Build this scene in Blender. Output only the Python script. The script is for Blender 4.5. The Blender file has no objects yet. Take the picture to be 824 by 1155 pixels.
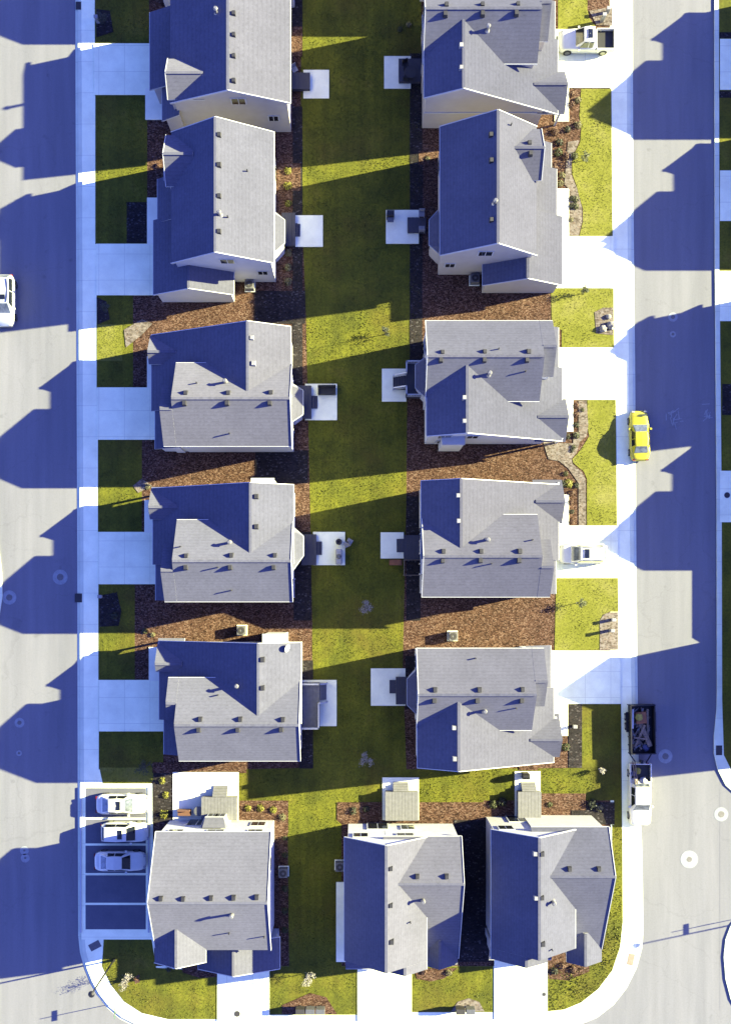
import bpy, bmesh, math, random
from mathutils import Vector, Matrix, noise
R = random.Random(7)
S = 0.085            # metres per ground pixel of the survey
HC = 89.0            # drone height
NX, NY = 400.0, 669.0
sc = bpy.context.scene
COL = sc.collection
rad = math.radians

# survey helpers -------------------------------------------------------------
def U(px, py, h=0.0):
    k = 1 - h / HC
    return ((px - NX) * k, (NY - py) * k)
def W(px, py, h=0.0):
    x, y = U(px, py, h)
    return Vector((x * S, y * S, h))

# materials -------------------------------------------------------------------
MATS = {}
def base_mat(name):
    m = bpy.data.materials.new(name); m.use_nodes = True
    nt = m.node_tree
    b = nt.nodes['Principled BSDF']
    MATS[name] = m
    return m, nt, b
def N(nt, t, **kw):
    n = nt.nodes.new(t)
    for k, v in kw.items(): setattr(n, k, v)
    return n
def ramp(nt, src, stops):
    r = N(nt, 'ShaderNodeValToRGB')
    e = r.color_ramp.elements
    while len(e) < len(stops): e.new(0.5)
    for i, (p, c) in enumerate(stops):
        e[i].position = p; e[i].color = (c[0], c[1], c[2], 1)
    nt.links.new(src, r.inputs[0]); return r.outputs[0]
def noise_tex(nt, scale, detail=4, rough=0.6, coord='world', stretch=None):
    if coord == 'world':
        g = N(nt, 'ShaderNodeNewGeometry').outputs['Position']
    else:
        g = N(nt, 'ShaderNodeTexCoord').outputs['Object']
    if stretch:
        mp = N(nt, 'ShaderNodeMapping'); mp.inputs['Scale'].default_value = stretch
        nt.links.new(g, mp.inputs[0]); g = mp.outputs[0]
    n = N(nt, 'ShaderNodeTexNoise')
    n.inputs['Scale'].default_value = scale; n.inputs['Detail'].default_value = detail
    n.inputs['Roughness'].default_value = rough
    nt.links.new(g, n.inputs['Vector']); return n.outputs['Fac']
def mix(nt, fac, a, b, mode='MIX'):
    m = N(nt, 'ShaderNodeMix', data_type='RGBA', blend_type=mode)
    ins = [i for i in m.inputs if i.enabled]
    def put(sock, v):
        if hasattr(v, 'is_output'): nt.links.new(v, sock)
        elif isinstance(v, (int, float)): sock.default_value = v
        else: sock.default_value = (v[0], v[1], v[2], 1)
    put(ins[0], fac); put(ins[1], a); put(ins[2], b)
    return [o for o in m.outputs if o.enabled][0]
def bump(nt, b, h, strength=0.5, dist=0.05):
    n = N(nt, 'ShaderNodeBump'); n.inputs['Strength'].default_value = strength
    n.inputs['Distance'].default_value = dist
    nt.links.new(h, n.inputs['Height']); nt.links.new(n.outputs[0], b.inputs['Normal'])
def plain(name, c, rough=0.6, metal=0.0, var=0.12, scale=3.0, coat=0.0):
    m, nt, b = base_mat(name)
    f = noise_tex(nt, scale, 3, coord='obj')
    lo = [max(0, v * (1 - var)) for v in c]; hi = [v * (1 + var) for v in c]
    nt.links.new(ramp(nt, f, [(0.35, lo), (0.65, hi)]), b.inputs['Base Color'])
    b.inputs['Roughness'].default_value = rough; b.inputs['Metallic'].default_value = metal
    if coat: b.inputs['Coat Weight'].default_value = coat
    return m

def two_scale(name, stops_big, big, stops_fine, fine, rough=0.9, bs=0.5, bd=0.03, stretch=None, fine_mode='MULTIPLY'):
    m, nt, b = base_mat(name)
    c1 = ramp(nt, noise_tex(nt, big, 4, 0.62, stretch=stretch), stops_big)
    f2 = noise_tex(nt, fine, 3, 0.7)
    c2 = ramp(nt, f2, stops_fine)
    nt.links.new(mix(nt, 1.0, c1, c2, fine_mode), b.inputs['Base Color'])
    b.inputs['Roughness'].default_value = rough
    b.inputs['Specular IOR Level'].default_value = 0.2
    if bs: bump(nt, b, f2, bs, bd)
    return m, nt, b

G1 = lambda v: (v, v, v)
# asphalt, slightly blue grey, long tyre-worn streaks along the street
m, nt, b = two_scale('asphalt', [(0.3, (0.355, 0.37, 0.405)), (0.7, (0.43, 0.442, 0.475))], 0.16,
          [(0.3, G1(0.9)), (0.7, G1(1.0))], 7.0, bs=0.12, bd=0.01, stretch=(3.5, 0.35, 1))
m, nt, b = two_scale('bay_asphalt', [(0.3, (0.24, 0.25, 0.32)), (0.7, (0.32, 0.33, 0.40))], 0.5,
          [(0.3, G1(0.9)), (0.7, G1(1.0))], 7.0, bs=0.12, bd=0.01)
def concrete(name, c, joint=None):
    m, nt, b = base_mat(name)
    c1 = ramp(nt, noise_tex(nt, 0.5, 5, 0.65), [(0.3, [v * 0.80 for v in c]), (0.7, c)])
    f = noise_tex(nt, 9, 3)
    c2 = ramp(nt, f, [(0.3, G1(0.95)), (0.7, G1(1))])
    col = mix(nt, 1.0, c1, c2, 'MULTIPLY')
    if joint:
        g = N(nt, 'ShaderNodeNewGeometry').outputs['Position']
        sx = N(nt, 'ShaderNodeSeparateXYZ'); nt.links.new(g, sx.inputs[0])
        outs = []
        for ax, st in zip((0, 1), joint):
            if not st: continue
            a = N(nt, 'ShaderNodeMath', operation='PINGPONG'); a.inputs[1].default_value = st / 2
            nt.links.new(sx.outputs[ax], a.inputs[0])
            l = N(nt, 'ShaderNodeMath', operation='LESS_THAN'); l.inputs[1].default_value = 0.018
            nt.links.new(a.outputs[0], l.inputs[0]); outs.append(l.outputs[0])
        o = outs[0]
        if len(outs) > 1:
            mx = N(nt, 'ShaderNodeMath', operation='MAXIMUM')
            nt.links.new(outs[0], mx.inputs[0]); nt.links.new(outs[1], mx.inputs[1]); o = mx.outputs[0]
        col = mix(nt, o, col, [v * 0.62 for v in c])
    nt.links.new(col, b.inputs['Base Color'])
    b.inputs['Roughness'].default_value = 0.85; b.inputs['Specular IOR Level'].default_value = 0.2
    bump(nt, b, f, 0.1, 0.01)
# worn streaks and tar seams on the asphalt
m = MATS['asphalt']; nt = m.node_tree; b = nt.nodes['Principled BSDF']
old = b.inputs['Base Color'].links[0].from_socket
g = N(nt, 'ShaderNodeNewGeometry').outputs['Position']
v = N(nt, 'ShaderNodeTexVoronoi', feature='DISTANCE_TO_EDGE'); v.inputs['Scale'].default_value = 0.13
dn = N(nt, 'ShaderNodeTexNoise'); dn.inputs['Scale'].default_value = 0.8; dn.inputs['Detail'].default_value = 5; nt.links.new(g, dn.inputs['Vector'])
wv = N(nt, 'ShaderNodeVectorMath', operation='MULTIPLY_ADD'); nt.links.new(dn.outputs['Color'], wv.inputs[0]); wv.inputs[1].default_value = (2.2, 2.2, 0); nt.links.new(g, wv.inputs[2])
nt.links.new(wv.outputs[0], v.inputs['Vector'])
seam = ramp(nt, v.outputs['Distance'], [(0.0, G1(0.92)), (0.008, G1(1.0))])
st = ramp(nt, noise_tex(nt, 1.3, 3, 0.5, stretch=(1.0, 0.06, 1)), [(0.3, G1(0.93)), (0.7, G1(1.05))])
sp = ramp(nt, noise_tex(nt, 0.9, 2, 0.5), [(0.68, G1(1.0)), (0.78, G1(0.84))])
nt.links.new(mix(nt, 1.0, mix(nt, 1.0, mix(nt, 1.0, old, seam, 'MULTIPLY'), st, 'MULTIPLY'), sp, 'MULTIPLY'), b.inputs['Base Color'])
concrete('concrete', (0.84, 0.92, 0.90), (None, 3.0))
concrete('drive_concrete', (0.84, 0.92, 0.90), (2.45, 2.5))
concrete('patio_concrete', (0.80, 0.84, 0.90), None)
concrete('kerb', (0.68, 0.74, 0.78), (None, 3.0))
# lawn
m, nt, b = two_scale('lawn', [(0.25, (0.095, 0.105, 0.018)), (0.45, (0.165, 0.17, 0.022)), (0.6, (0.225, 0.22, 0.026)), (0.8, (0.30, 0.25, 0.055))], 0.32,
          [(0.28, G1(0.6)), (0.5, G1(0.95)), (0.72, G1(1.25))], 4.5, rough=0.95, bs=0.2, bd=0.05)
old = b.inputs['Base Color'].links[0].from_socket
pf = ramp(nt, noise_tex(nt, 0.11, 5, 0.65), [(0.50, G1(0.0)), (0.66, G1(0.55))])
mow = ramp(nt, noise_tex(nt, 1.0, 2, 0.5, stretch=(1.4, 0.03, 1)), [(0.35, G1(0.86)), (0.65, G1(1.1))])
nt.links.new(mix(nt, 1.0, mix(nt, pf, old, (0.17, 0.115, 0.03)), mow, 'MULTIPLY'), b.inputs['Base Color'])
m, nt, b = two_scale('lawn_front', [(0.25, (0.26, 0.28, 0.022)), (0.5, (0.36, 0.37, 0.05)), (0.75, (0.46, 0.44, 0.12))], 0.35,
          [(0.28, G1(0.72)), (0.5, G1(0.95)), (0.72, G1(1.2))], 5, rough=0.95, bs=0.2, bd=0.05)
def blades(name, c0, c1):
    m, nt, b = base_mat(name)
    f = noise_tex(nt, 0.5, 4, 0.7)
    nt.links.new(ramp(nt, f, [(0.3, c0), (0.7, c1)]), b.inputs['Base Color'])
    b.inputs['Roughness'].default_value = 0.8
blades('grass_blade', (0.12, 0.135, 0.014), (0.32, 0.31, 0.03))
blades('front_blade', (0.30, 0.32, 0.02), (0.52, 0.50, 0.10))
blades('long_grass_blade', (0.05, 0.075, 0.012), (0.27, 0.26, 0.04))
def chips(name, cols, scale, rough=0.95, bs=0.8):
    m, nt, b = base_mat(name)
    g = N(nt, 'ShaderNodeNewGeometry').outputs['Position']
    mp = N(nt, 'ShaderNodeMapping'); mp.inputs['Scale'].default_value = (1, 1.6, 1)
    nt.links.new(g, mp.inputs[0])
    v = N(nt, 'ShaderNodeTexVoronoi'); v.inputs['Scale'].default_value = scale
    nt.links.new(mp.outputs[0], v.inputs['Vector'])
    s = N(nt, 'ShaderNodeSeparateColor'); nt.links.new(v.outputs['Color'], s.inputs[0])
    n = len(cols)
    c = ramp(nt, s.outputs[0], [(i / (n - 1), cc) for i, cc in enumerate(cols)])
    big = ramp(nt, noise_tex(nt, 0.7, 4), [(0.3, G1(0.72)), (0.7, G1(1.1))])
    nt.links.new(mix(nt, 1.0, c, big, 'MULTIPLY'), b.inputs['Base Color'])
    b.inputs['Roughness'].default_value = rough; b.inputs['Specular IOR Level'].default_value = 0.15
    bump(nt, b, s.outputs[1], bs, 0.06)
chips('mulch', [(0.04, 0.02, 0.015), (0.115, 0.058, 0.04), (0.17, 0.088, 0.062), (0.24, 0.135, 0.10), (0.38, 0.25, 0.20)], 7.5)
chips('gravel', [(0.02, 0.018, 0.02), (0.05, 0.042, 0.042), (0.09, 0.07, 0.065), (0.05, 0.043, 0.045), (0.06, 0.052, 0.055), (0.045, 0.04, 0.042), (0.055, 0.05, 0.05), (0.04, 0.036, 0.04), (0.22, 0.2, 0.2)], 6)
chips('pale_gravel', [(0.18, 0.14, 0.11), (0.3, 0.25, 0.21), (0.42, 0.36, 0.31), (0.5, 0.44, 0.4), (0.36, 0.27, 0.21)], 5)
# shingles
def shingle(name, c):
    m, nt, b = base_mat(name)
    f = noise_tex(nt, 3.2, 4, 0.75, coord='world')
    fb = noise_tex(nt, 0.45, 3, 0.5)
    c1 = ramp(nt, fb, [(0.3, [v * 0.93 for v in c]), (0.7, [v * 1.05 for v in c])])
    c2 = ramp(nt, f, [(0.3, G1(0.87)), (0.7, G1(1.09))])
    g = N(nt, 'ShaderNodeNewGeometry').outputs['Position']
    sx = N(nt, 'ShaderNodeSeparateXYZ'); nt.links.new(g, sx.inputs[0])
    a = N(nt, 'ShaderNodeMath', operation='MULTIPLY'); a.inputs[1].default_value = 1 / 0.16
    nt.links.new(sx.outputs[2], a.inputs[0])
    wn = N(nt, 'ShaderNodeMath', operation='MULTIPLY'); wn.inputs[1].default_value = 1.6
    nt.links.new(f, wn.inputs[0])
    ad = N(nt, 'ShaderNodeMath', operation='ADD'); nt.links.new(a.outputs[0], ad.inputs[0]); nt.links.new(wn.outputs[0], ad.inputs[1])
    fr = N(nt, 'ShaderNodeMath', operation='FRACT'); nt.links.new(ad.outputs[0], fr.inputs[0])
    c3 = ramp(nt, fr.outputs[0], [(0.0, G1(0.86)), (0.35, G1(1.0))])
    col = mix(nt, 1.0, mix(nt, 1.0, c1, c2, 'MULTIPLY'), c3, 'MULTIPLY')
    nt.links.new(col, b.inputs['Base Color'])
    hh = N(nt, 'ShaderNodeMath', operation='ADD'); nt.links.new(fr.outputs[0], hh.inputs[0]); nt.links.new(f, hh.inputs[1])
    bump(nt, b, hh.outputs[0], 0.06, 0.03)
    b.inputs['Roughness'].default_value = 0.95; b.inputs['Specular IOR Level'].default_value = 0.05
    b.inputs['Diffuse Roughness'].default_value = 1.0
    oi = N(nt, 'ShaderNodeObjectInfo')
    tn = ramp(nt, oi.outputs['Random'], [(0.0, (0.93, 0.94, 0.97)), (0.5, (1.0, 1.0, 0.99)), (1.0, (1.06, 1.04, 1.0))])
    nt.links.new(mix(nt, 1.0, col, tn, 'MULTIPLY'), b.inputs['Base Color'])
shingle('shingles', (0.31, 0.322, 0.37))
def siding(name, c):
    m, nt, b = base_mat(name)
    g = N(nt, 'ShaderNodeNewGeometry').outputs['Position']
    sx = N(nt, 'ShaderNodeSeparateXYZ'); nt.links.new(g, sx.inputs[0])
    a = N(nt, 'ShaderNodeMath', operation='MULTIPLY'); a.inputs[1].default_value = 1 / 0.2
    nt.links.new(sx.outputs[2], a.inputs[0])
    fr = N(nt, 'ShaderNodeMath', operation='FRACT'); nt.links.new(a.outputs[0], fr.inputs[0])
    c3 = ramp(nt, fr.outputs[0], [(0.0, [v * 0.7 for v in c]), (0.18, c), (1.0, c)])
    c4 = mix(nt, 1.0, c3, ramp(nt, noise_tex(nt, 1.2, 4), [(0.3, G1(0.93)), (0.7, G1(1.03))]), 'MULTIPLY')
    nt.links.new(c4, b.inputs['Base Color']); b.inputs['Roughness'].default_value = 0.7
    bump(nt, b, fr.outputs[0], 0.3, 0.02)
siding('beige_siding', (0.60, 0.56, 0.50))
siding('cream_siding', (0.66, 0.66, 0.66))
siding('white_siding', (0.74, 0.76, 0.80))
siding('grey_siding', (0.60, 0.61, 0.62))
plain('trim', (0.74, 0.76, 0.80), 0.5, var=0.04)
plain('vent', (0.045, 0.045, 0.05), 0.6)
plain('white_vent', (0.6, 0.6, 0.6), 0.5)
plain('flue', (0.7, 0.7, 0.7), 0.35, 0.6)
plain('pane', (0.03, 0.035, 0.045), 0.08, var=0.3)
plain('door_paint', (0.14, 0.05, 0.035), 0.5)
plain('garage_panel', (0.72, 0.72, 0.70), 0.5, var=0.04)
plain('dark_deck', (0.085, 0.085, 0.115), 0.7)
plain('collar', (0.56, 0.62, 0.66), 0.85)
plain('grey_deck', (0.33, 0.33, 0.35), 0.75)
plain('white_paint', (0.62, 0.63, 0.64), 0.28, var=0.03, coat=0.6)
plain('pearl_paint', (0.66, 0.65, 0.62), 0.28, var=0.03, coat=0.6)
plain('silver_paint', (0.46, 0.49, 0.53), 0.3, 0.3, var=0.03, coat=0.6)
plain('yellow_paint', (0.80, 0.74, 0.015), 0.28, var=0.03, coat=0.6)
plain('tyre', (0.02, 0.02, 0.022), 0.85)
plain('rim', (0.5, 0.5, 0.52), 0.3, 0.8)
plain('glass', (0.02, 0.025, 0.035), 0.06, var=0.2, coat=0.5)
plain('pale_glass', (0.25, 0.29, 0.33), 0.12, var=0.4, coat=0.5)
plain('lamp_glass', (0.7, 0.7, 0.68), 0.15)
plain('red_glass', (0.4, 0.02, 0.015), 0.2)
plain('black_liner', (0.02, 0.02, 0.022), 0.7)
plain('black_steel', (0.03, 0.03, 0.035), 0.5, 0.3)
plain('grey_metal', (0.33, 0.34, 0.35), 0.5, 0.4)
plain('ac_metal', (0.30, 0.30, 0.30), 0.55, 0.1)
plain('iron', (0.06, 0.055, 0.055), 0.7)
plain('timber', (0.38, 0.29, 0.20), 0.8, var=0.3, scale=6)
plain('orange_crate', (0.55, 0.2, 0.06), 0.7)
plain('yellow_bag', (0.55, 0.5, 0.05), 0.7)
plain('white_bag', (0.7, 0.7, 0.7), 0.7)
plain('blue_tarp', (0.1, 0.13, 0.3), 0.7)
plain('brown_cover', (0.3, 0.13, 0.07), 0.8)
plain('tan_plate', (0.55, 0.44, 0.33), 0.8)
plain('grey_plate', (0.3, 0.29, 0.28), 0.8)
plain('rock', (0.5, 0.48, 0.45), 0.9, var=0.25)
plain('bark', (0.13, 0.095, 0.07), 0.95)
plain('sign_red', (0.45, 0.02, 0.02), 0.5)
plain('sign_green', (0.02, 0.18, 0.07), 0.5)
plain('brick_red', (0.3, 0.11, 0.08), 0.9, var=0.25, scale=8)
def leafm(name, a, c, s=1.2):
    m, nt, b = base_mat(name)
    nt.links.new(ramp(nt, noise_tex(nt, s, 4, 0.8), [(0.3, a), (0.7, c)]), b.inputs['Base Color'])
    b.inputs['Roughness'].default_value = 0.7
leafm('lime_leaf', (0.26, 0.27, 0.015), (0.5, 0.48, 0.03), 4)
leafm('green_leaf', (0.05, 0.075, 0.015), (0.16, 0.18, 0.03), 3)
leafm('dark_leaf', (0.02, 0.035, 0.012), (0.07, 0.09, 0.025), 3)
leafm('rust_leaf', (0.12, 0.045, 0.03), (0.3, 0.14, 0.07), 3)
leafm('pale_leaf', (0.42, 0.38, 0.3), (0.7, 0.66, 0.56), 4)
leafm('straw_leaf', (0.2, 0.19, 0.06), (0.45, 0.42, 0.2), 4)

# common albedo scale: the sun and sky carry the brightness
K = 0.32
for name_, m_ in MATS.items():
    k = (K, K, K)
    if name_ in ('concrete', 'drive_concrete', 'patio_concrete'): k = (1.0, 0.97, 0.66)
    elif name_ == 'shingles': k = (K * 1.05, K * 1.04, K * 1.20)
    elif name_ == 'asphalt': k = (K * 1.08, K * 1.065, K * 1.10)
    elif name_ in ('lawn', 'grass_blade'): k = (K * 1.22, K * 1.29, K * 0.9)
    elif name_ == 'mulch': k = (K * 1.12, K * 1.10, K * 1.0)
    elif 'siding' in name_: k = (0.56, 0.56, 0.56)
    elif name_ == 'trim': k = (0.48, 0.48, 0.45)
    elif name_ == 'kerb': k = (0.85, 0.86, 0.6)
    elif 'paint' in name_ and 'white' in name_ or name_ == 'pearl_paint': k = (0.75, 0.75, 0.64)
    elif name_ == 'silver_paint': k = (0.8, 0.8, 0.7)
    elif name_ == 'yellow_paint': k = (0.42, 0.41, 0.4)
    nt_ = m_.node_tree; b_ = nt_.nodes['Principled BSDF']; i_ = b_.inputs['Base Color']
    nt_.links.new(mix(nt_, 1.0, i_.links[0].from_socket, k, 'MULTIPLY'), i_)

# object helpers --------------------------------------------------------------------
def link(o, parent=None):
    COL.objects.link(o)
    if parent: o.parent = parent
    return o
class MB:
    """collects solids in metres; face material index per solid"""
    def __init__(s): s.v = []; s.f = []; s.m = []
    def add(s, vs, fs, mi=0):
        o = len(s.v); s.v += [tuple(v) for v in vs]
        for k, f in enumerate(fs):
            s.f.append([i + o for i in f]); s.m.append(mi[k] if isinstance(mi, list) else mi)
    def box(s, x0, y0, z0, x1, y1, z1, mi=0, rot=0, c=None):
        vs = [Vector((x, y, z)) for z in (z0, z1) for x, y in ((x0, y0), (x1, y0), (x1, y1), (x0, y1))]
        if rot:
            cx, cy = c or ((x0 + x1) / 2, (y0 + y1) / 2); M = Matrix.Rotation(rot, 3, 'Z')
            vs = [M @ (v - Vector((cx, cy, 0))) + Vector((cx, cy, 0)) for v in vs]
        s.add(vs, [(3, 2, 1, 0), (4, 5, 6, 7), (0, 1, 5, 4), (1, 2, 6, 5), (2, 3, 7, 6), (3, 0, 4, 7)], mi)
    def bar(s, a, b, w, h=None, mi=0):
        """square bar from a to b"""
        a = Vector(a); b = Vector(b); d = (b - a).normalized(); h = h or w
        up = Vector((0, 0, 1)) if abs(d.z) < 0.95 else Vector((1, 0, 0))
        r = d.cross(up).normalized() * w / 2; u = r.normalized().cross(d) * h / 2
        vs = [p + i * r + j * u for p in (a, b) for i, j in ((-1, -1), (1, -1), (1, 1), (-1, 1))]
        s.add(vs, [(3, 2, 1, 0), (4, 5, 6, 7), (0, 1, 5, 4), (1, 2, 6, 5), (2, 3, 7, 6), (3, 0, 4, 7)], mi)
    def cyl(s, c, r, z0, z1, n=16, r1=None, mi=0, axis='z'):
        r1 = r if r1 is None else r1; vs = []
        for z, rr in ((z0, r), (z1, r1)):
            for i in range(n):
                a = 2 * math.pi * i / n; p = (rr * math.cos(a), rr * math.sin(a), z)
                if axis == 'z': vs.append((c[0] + p[0], c[1] + p[1], c[2] + p[2]))
                elif axis == 'y': vs.append((c[0] + p[0], c[1] + p[2], c[2] + p[1]))
                else: vs.append((c[0] + p[2], c[1] + p[0], c[2] + p[1]))
        fs = [tuple(range(n))[::-1], tuple(range(n, 2 * n))] + [(i, (i + 1) % n, n + (i + 1) % n, n + i) for i in range(n)]
        s.add(vs, fs, mi)
    def ring(s, c, r0, r1, z0, z1, n=24, mi=0):
        vs = []
        for z in (z0, z1):
            for rr in (r0, r1):
                for i in range(n):
                    a = 2 * math.pi * i / n; vs.append((c[0] + rr * math.cos(a), c[1] + rr * math.sin(a), z))
        fs = []
        for i in range(n):
            j = (i + 1) % n
            fs += [(2 * n + i, 3 * n + i, 3 * n + j, 2 * n + j), (n + i, n + j, 3 * n + j, 3 * n + i), (i, 2 * n + i, 2 * n + j, j)]
        s.add(vs, fs, mi)
    def prism(s, pts, z0, z1, mi=0):
        n = len(pts)
        vs = [(p[0], p[1], z0) for p in pts] + [(p[0], p[1], z1) for p in pts]
        s.add(vs, [tuple(range(n))[::-1], tuple(range(n, 2 * n))] + [(i, (i + 1) % n, n + (i + 1) % n, n + i) for i in range(n)], mi)
    def obj(s, name, mats, parent=None, origin=None, bevel=0, smooth=False, label=None):
        me = bpy.data.meshes.new(name)
        o0 = Vector(origin) if origin is not None else Vector((0, 0, 0))
        me.from_pydata([tuple(Vector(v) - o0) for v in s.v], [], s.f)
        if isinstance(mats, str): mats = [mats]
        for m in mats: me.materials.append(MATS[m])
        me.polygons.foreach_set('material_index', s.m)
        bm = bmesh.new(); bm.from_mesh(me); bmesh.ops.recalc_face_normals(bm, faces=bm.faces)
        if bevel:
            bmesh.ops.bevel(bm, geom=list(bm.edges), offset=bevel, segments=2, profile=0.5, affect='EDGES')
        if smooth:
            for f in bm.faces: f.smooth = True
        bm.to_mesh(me); bm.free(); me.update()
        o = bpy.data.objects.new(name, me); link(o, parent)
        if parent is None and origin is not None: o.location = o0
        if label: o['label'] = label
        return o
def empty(name, loc, label, cat, group=None, rz=0):
    o = bpy.data.objects.new(name, None); COL.objects.link(o); o.location = loc; o.rotation_euler = (0, 0, rz)
    o.empty_display_size = 0.3
    return tag(o, label, cat, group)
def tag(o, label, cat, group=None):
    o['label'] = label; o['category'] = cat
    if group: o['group'] = group
    return o
def struct(o): o['kind'] = 'structure'; return o
KIDS = {}
def copy_tree(o, parent=None):
    c = o.copy(); COL.objects.link(c); c.parent = parent
    for ch in list(o.children): copy_tree(ch, c)
    return c

LAYER = {'n': 0}
def sheet(name, pts, z, mat, thick=0.0, sub=True):
    """flat ground sheet from survey pixels, top at z"""
    P = [W(*p) for p in pts]
    b = MB()
    if thick: b.prism([(p.x, p.y) for p in P], z - thick, z)
    else: b.add([(p.x, p.y, z) for p in P], [tuple(range(len(P)))])
    o = b.obj(name, mat)
    if not thick:
        if o.data.polygons[0].normal.z < 0: o.data.flip_normals()
    return struct(o)
def rect(x0, y0, x1, y1): return [(x0, y0), (x1, y0), (x1, y1), (x0, y1)]

# ================================ GROUND ===========================================
ZR = -0.12
b = MB(); b.box(-420, -420, -0.9, 420, 420, -0.135); struct(b.obj('ground', 'lawn'))
def arc(cx, cy, r, a0, a1, n=14):
    return [(cx + r * math.cos(rad(a0 + (a1 - a0) * i / n)), cy + r * math.sin(rad(a0 + (a1 - a0) * i / n))) for i in range(n + 1)]
sheet('left_street', rect(-30, -1500, 92, 1400), ZR, 'asphalt')
sheet('right_street', rect(705, -1500, 822, 1400), ZR, 'asphalt')
sheet('lower_street', rect(-30, 1140, 1400, 1262), ZR + 0.004, 'asphalt')
sheet('corner_tarmac', [(80, 1040), (760, 1040), (760, 1142), (80, 1142)], ZR - 0.005, 'asphalt')
sheet('corner_tarmac', [(812, 860), (900, 1000), (900, 1150), (812, 1150)], ZR + 0.006, 'asphalt')
# the block slab with its kerb (concrete), street corners rounded, gentle slant of the survey
blk = [(86, -700), (88, 100), (90, 640), (90.5, 900), (91, 1056)]
blk += [(93, 1075), (98, 1093), (104, 1108), (112, 1122), (123, 1136), (137, 1148), (155, 1157), (180, 1161)]
blk += [(620, 1161), (648, 1156), (672, 1146), (690, 1132), (704, 1114), (715, 1092), (721, 1070), (722.5, 1050)]
blk += [(721, 960), (717, 860), (715, 700), (713, 400), (711, 200), (709, -700)]
def inset_x(pts, d):   # walk surface set in from the kerb
    out = []
    cx, cy = 400, 500
    for i, p in enumerate(pts):
        a = Vector(pts[i - 1]); c = Vector(pts[(i + 1) % len(pts)]); q = Vector(p)
        t = ((q - a).normalized() + (c - q).normalized()).normalized()
        n = Vector((-t.y, t.x))
        if (Vector((cx, cy)) - q).dot(n) < 0: n = -n
        out.append(tuple(q + n * d))
    return out
sheet('gutter_pan', inset_x(blk, -3.2), ZR + 0.008, 'kerb')
sheet('kerb_slab', blk, 0.0, 'kerb', 0.12)
sheet('sidewalk', inset_x(blk, 4.2), 0.004, 'concrete')
# east pavement side
east = [(804, -700), (806, 300), (808, 560), (808.5, 780), (808, 800), (805, 830), (805, 850), (809, 868), (818, 886), (834, 900), (900, 905), (2400, 905), (2400, -700)]
sheet('east_kerb', east, 0.0, 'kerb', 0.12)
east2 = [(809, -700), (811, 300), (813.5, 560), (814, 790), (816, 852), (824, 868), (840, 884), (900, 890), (2300, 890), (2300, -700)]
sheet('east_lawn', east2, 0.006, 'lawn')
se = [(2400, 1150)] + [(860, 1150), (834, 1145), (824, 1128), (818, 1105), (816, 1080), (818, 1060), (824, 1044), (836, 1030), (860, 1020), (2400, 1015)]
sheet('corner_kerb', se, 0.0, 'kerb', 0.12)
sheet('corner_lawn', [(828, 1060), (840, 1045), (2300, 1040), (2300, 1140), (840, 1138), (828, 1120)], 0.006, 'lawn_front')
sheet('south_kerb', rect(-1000, 1262, 2400, 1290), 0.0, 'kerb', 0.12)
sheet('south_lawn', rect(-1000, 1290, 2400, 2200), 0.002, 'lawn')
sheet('west_kerb', [(-5, -700), (-4, 600), (1.5, 645), (2.5, 672), (-4, 715), (-3, 1120), (-3, 1262), (-28, 1262), (-28, -700)], 0.0, 'kerb', 0.12)
sheet('west_lawn', rect(-1200, -700, -28, 1262), 0.002, 'lawn')
for (y0, y1) in ((-30, -2), (43.5, 101), (192, 249), (305.5, 362), (531, 589)):
    sheet('driveway', rect(811.5, y0, 870, y1), 0.012, 'drive_concrete')
for (y0, y1) in ((36, 42.5), (102.5, 110)):
    sheet('mulch_strip', rect(810.5, y0, 860, y1), 0.012, 'gravel')
sheet('mulch_strip', rect(814, 433, 860, 468), 0.012, 'gravel')

# soil beds behind all the houses, then lawns, gravel and paving as thin sheets above
sheet('mulch_bed', [(112, -600), (114, 870), (117, 880), (172, 884), (174, 1090), (690, 1090), (688, 900), (687, -600)], 0.008, 'mulch')
LAWNS = []
def lawn(pts, mat='lawn', z=0.014, tuft=1.0):
    LAYER['n'] += 1
    sheet('lawn', pts, 0.012 + 0.0012 * LAYER['n'] + (0.006 if z > .015 else 0), mat); LAWNS.append((pts, mat, tuft))
def fr(x0, y0, x1, y1): return rect(x0, y0, x1, y1)
lawn([(341, -600), (474, -600), (475, 180), (474.5, 385), (462, 400), (459, 440), (458, 560), (455, 700), (454, 750), (458, 868),
      (692.5, 866), (692.5, 903), (560, 903), (545, 903), (545, 905), (380, 905), (379, 925), (385, 930), (385, 1094), (326, 1094), (324, 905), (268, 905), (268, 868), (352, 866), (352, 700), (349, 540), (345, 360), (339, 200)])
for pts in ([(106, -600), (168, -600), (168, 49), (107, 49)], fr(107.5, 107, 166, 275), fr(109, 333, 150, 437), fr(110.5, 496, 160, 600),
            fr(111, 659, 152, 767), fr(111.5, 825, 184, 868)):
    lawn(pts, 'lawn')
lawn([(112, 866), (184, 866), (170, 884), (116, 884)], 'lawn_front')
lawn(fr(109, 366, 138, 407), 'lawn_front', 0.018)
lawn([(117, 1060), (171, 1060), (176, 1092), (245, 1096), (245, 1150), (190, 1150), (160, 1143), (140, 1130), (125, 1111), (115, 1090)], 'lawn')
lawn(fr(304, 1090, 403, 1145), 'lawn'); lawn(fr(464, 1090, 556, 1142), 'lawn')
lawn([(629, -40), (662, -40), (662, 10), (664, 20), (671, 29), (629, 33)], 'lawn_front')
lawn([(655, 100), (689, 100), (690.5, 266), (653, 266), (657, 250), (657, 235), (653, 222), (650, 210), (645, 196), (645, 183), (649, 170), (654, 160), (655, 145), (653, 130), (654, 115)], 'lawn_front')
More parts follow.
